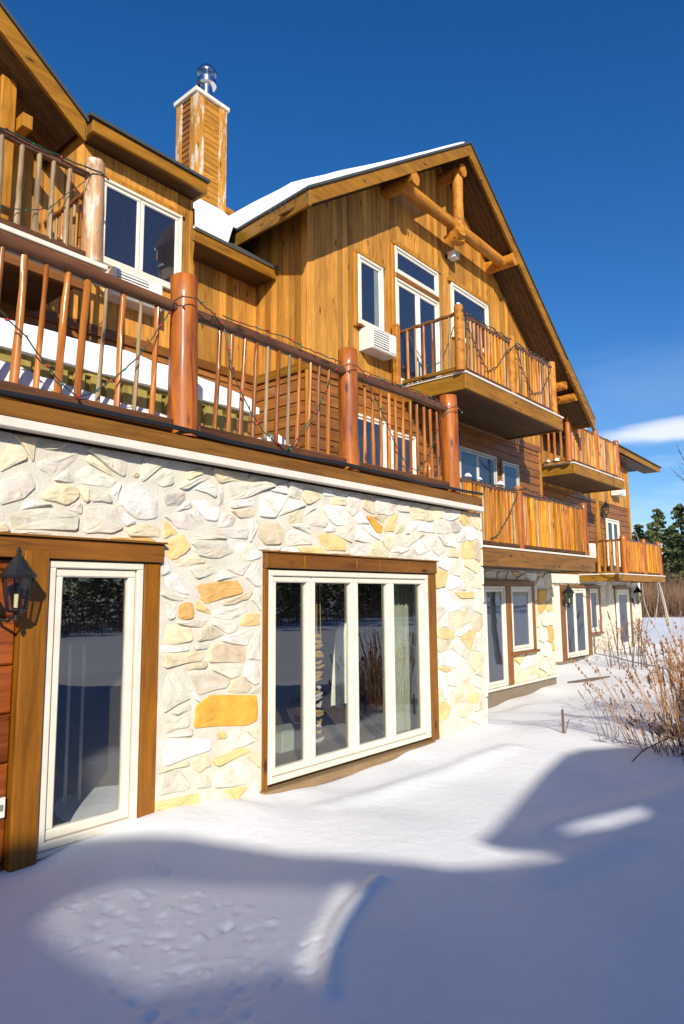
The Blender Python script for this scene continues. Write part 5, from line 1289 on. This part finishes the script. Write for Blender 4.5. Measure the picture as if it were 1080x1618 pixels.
# the wood far behind, right round the open field
big = MB(); R = random.Random(9)
proto = [pine_mesh(9, s, 420, .22, .04) for s in (5, 6, 7)]
for i in range(170):
    if i < 60: d_ = R.uniform(96, 135); a_ = radians(R.uniform(-2, 62)); cx, cy = d_*cos(a_), d_*sin(a_)-4.84
    else: cx = R.uniform(4, 100); cy = -34-R.uniform(0, 16)-.10*cx+ (0 if cx > 20 else -4)
    s = R.uniform(.8, 1.45); p_ = R.choice(proto); ca, sa = cos(i), sin(i)
    if -4.84 < cy and math.atan2(cy+4.84, cx) > radians(36): continue
    big.add([((v[0]*ca-v[1]*sa)*s*1.5+cx, (v[0]*sa+v[1]*ca)*s*1.5+cy, v[2]*s-.4) for v in p_.v], p_.f)
big.build('wood', M['pine'], None, label='dark evergreen wood closing off the snowy field', cat='woodland', kind='stuff')
# leafless reddish brush at the edge of the wood
m = MB(); R = random.Random(12)
for i in range(7600):
    if i < 6000: px = R.uniform(985, 1130); dist = R.uniform(58, 80); x, y = at(px, dist); 
    else: x = R.uniform(2, 70); y = -27-R.uniform(0, 6)-.06*x
    h = R.uniform(1.0, 5.0)*R.uniform(.5, 1); w_ = R.uniform(.012, .035); lx, ly = R.uniform(-.9,.9), R.uniform(-.9,.9); 
    m.add([(x-w_,y,-.3),(x+w_,y,-.3),(x+lx*.6+w_*.6,y+ly*.6,h*.6),(x+lx*.6-w_*.6,y+ly*.6,h*.6),(x+lx*1.3,y+ly*1.3,h)], [(0,1,2,3),(3,2,4)])
m.build('brush', M['brush'], None, label='reddish leafless brush along the edge of the field', cat='brush', kind='stuff')
def bare_tree(x, y, h, lean, mat, label, seed, r0=.09, nb=12, cat='birch', z0=-.3):
    R = random.Random(seed); t = empty('birch_tree' if cat == 'birch' else 'bare_tree', (x, y, z0), label, cat, 'birches at the wood edge' if cat == 'birch' else None)
    P = [Vector((x+lean[0]*q*h+.02*h*sin(q*5+seed), y+lean[1]*q*h+.025*h*sin(q*6+seed*2), z0+h*q)) for q in [i/8 for i in range(9)]]
    MB().tube(P, [r0*(1-.8*i/8) for i in range(9)], 8, .15, seed).build('trunk', M[mat], t, True)
    b_ = MB()
    for i in range(nb):
        k = R.uniform(2.2, 7.6); q = P[int(k)].lerp(P[int(k)+1], k-int(k)); an = R.uniform(0, 2*pi); L = h*R.uniform(.10, .26)*(1.2-k/10)
        d_ = Vector((cos(an), sin(an), R.uniform(.5, 1.3))).normalized()*L
        m1 = q+d_*.5; m2 = q+d_+Vector((0,0,.1*L)); b_.tube([q, m1, m2], [r0*.28, r0*.18, r0*.06], 5, caps=False)
        for j in range(4):
            s_ = q.lerp(m2, R.uniform(.3, .95)); e = Vector((R.uniform(-1,1), R.uniform(-1,1), R.uniform(0,1))).normalized()*L*R.uniform(.2,.5); b_.tube([s_, s_+e*.5+Vector((0,0,.02)), s_+e], [r0*.10, r0*.07, r0*.03], 4, caps=False)
    b_.build('branches', M[mat if mat == 'bark' else 'twig'], t, True, kind='stuff')
for px, dist, h, ln, lab, s in ((1053, 44, 6.4, (-.06, .26), 'tall white birch leaning left in front of the brush', 1), (1042, 46, 4.6, (0, .02), 'thin straight birch left of the leaning one', 2),
                             (1022, 48, 4.2, (.03, .20), 'leaning birch stem low beside the end of the lodge', 3), (1030, 52, 3.8, (.02, -.05), 'short pale birch stem between the two leaning ones', 4)):
    x, y = at(px, dist); bare_tree(x, y, h, ln, 'birch', lab, s, .06 if s == 1 else .04)
x, y = at(1112, 17); bare_tree(x, y, 7.6, (.0, .0), 'bark', 'bare tree beyond the right edge with one twig reaching into the sky', 11, .10, 9, 'tree', -.2)
# the twig that reaches into the picture from it
tw = MB(); a = Vector((*at(1112, 17), 4.4)); 
q = [Vector((*at(1100, 16.6), 4.45)), Vector((*at(1080, 16.2), 4.66)), Vector((*at(1066, 16), 4.86))]
tw.tube([a, q[0], q[1], q[2]], [.03, .018, .010, .003], 5); tw.tube([q[0], Vector((*at(1086, 16.3), 4.80)), Vector((*at(1080, 16.3), 5.0))], [.010, .006, .002], 4)
tw.tube([q[1], Vector((*at(1072, 16), 4.62))], [.006, .002], 4)
bt = [o for o in bpy.data.objects if o.name.startswith('bare_tree')][0]
tw.build('branch', M['bark'], bt, True)
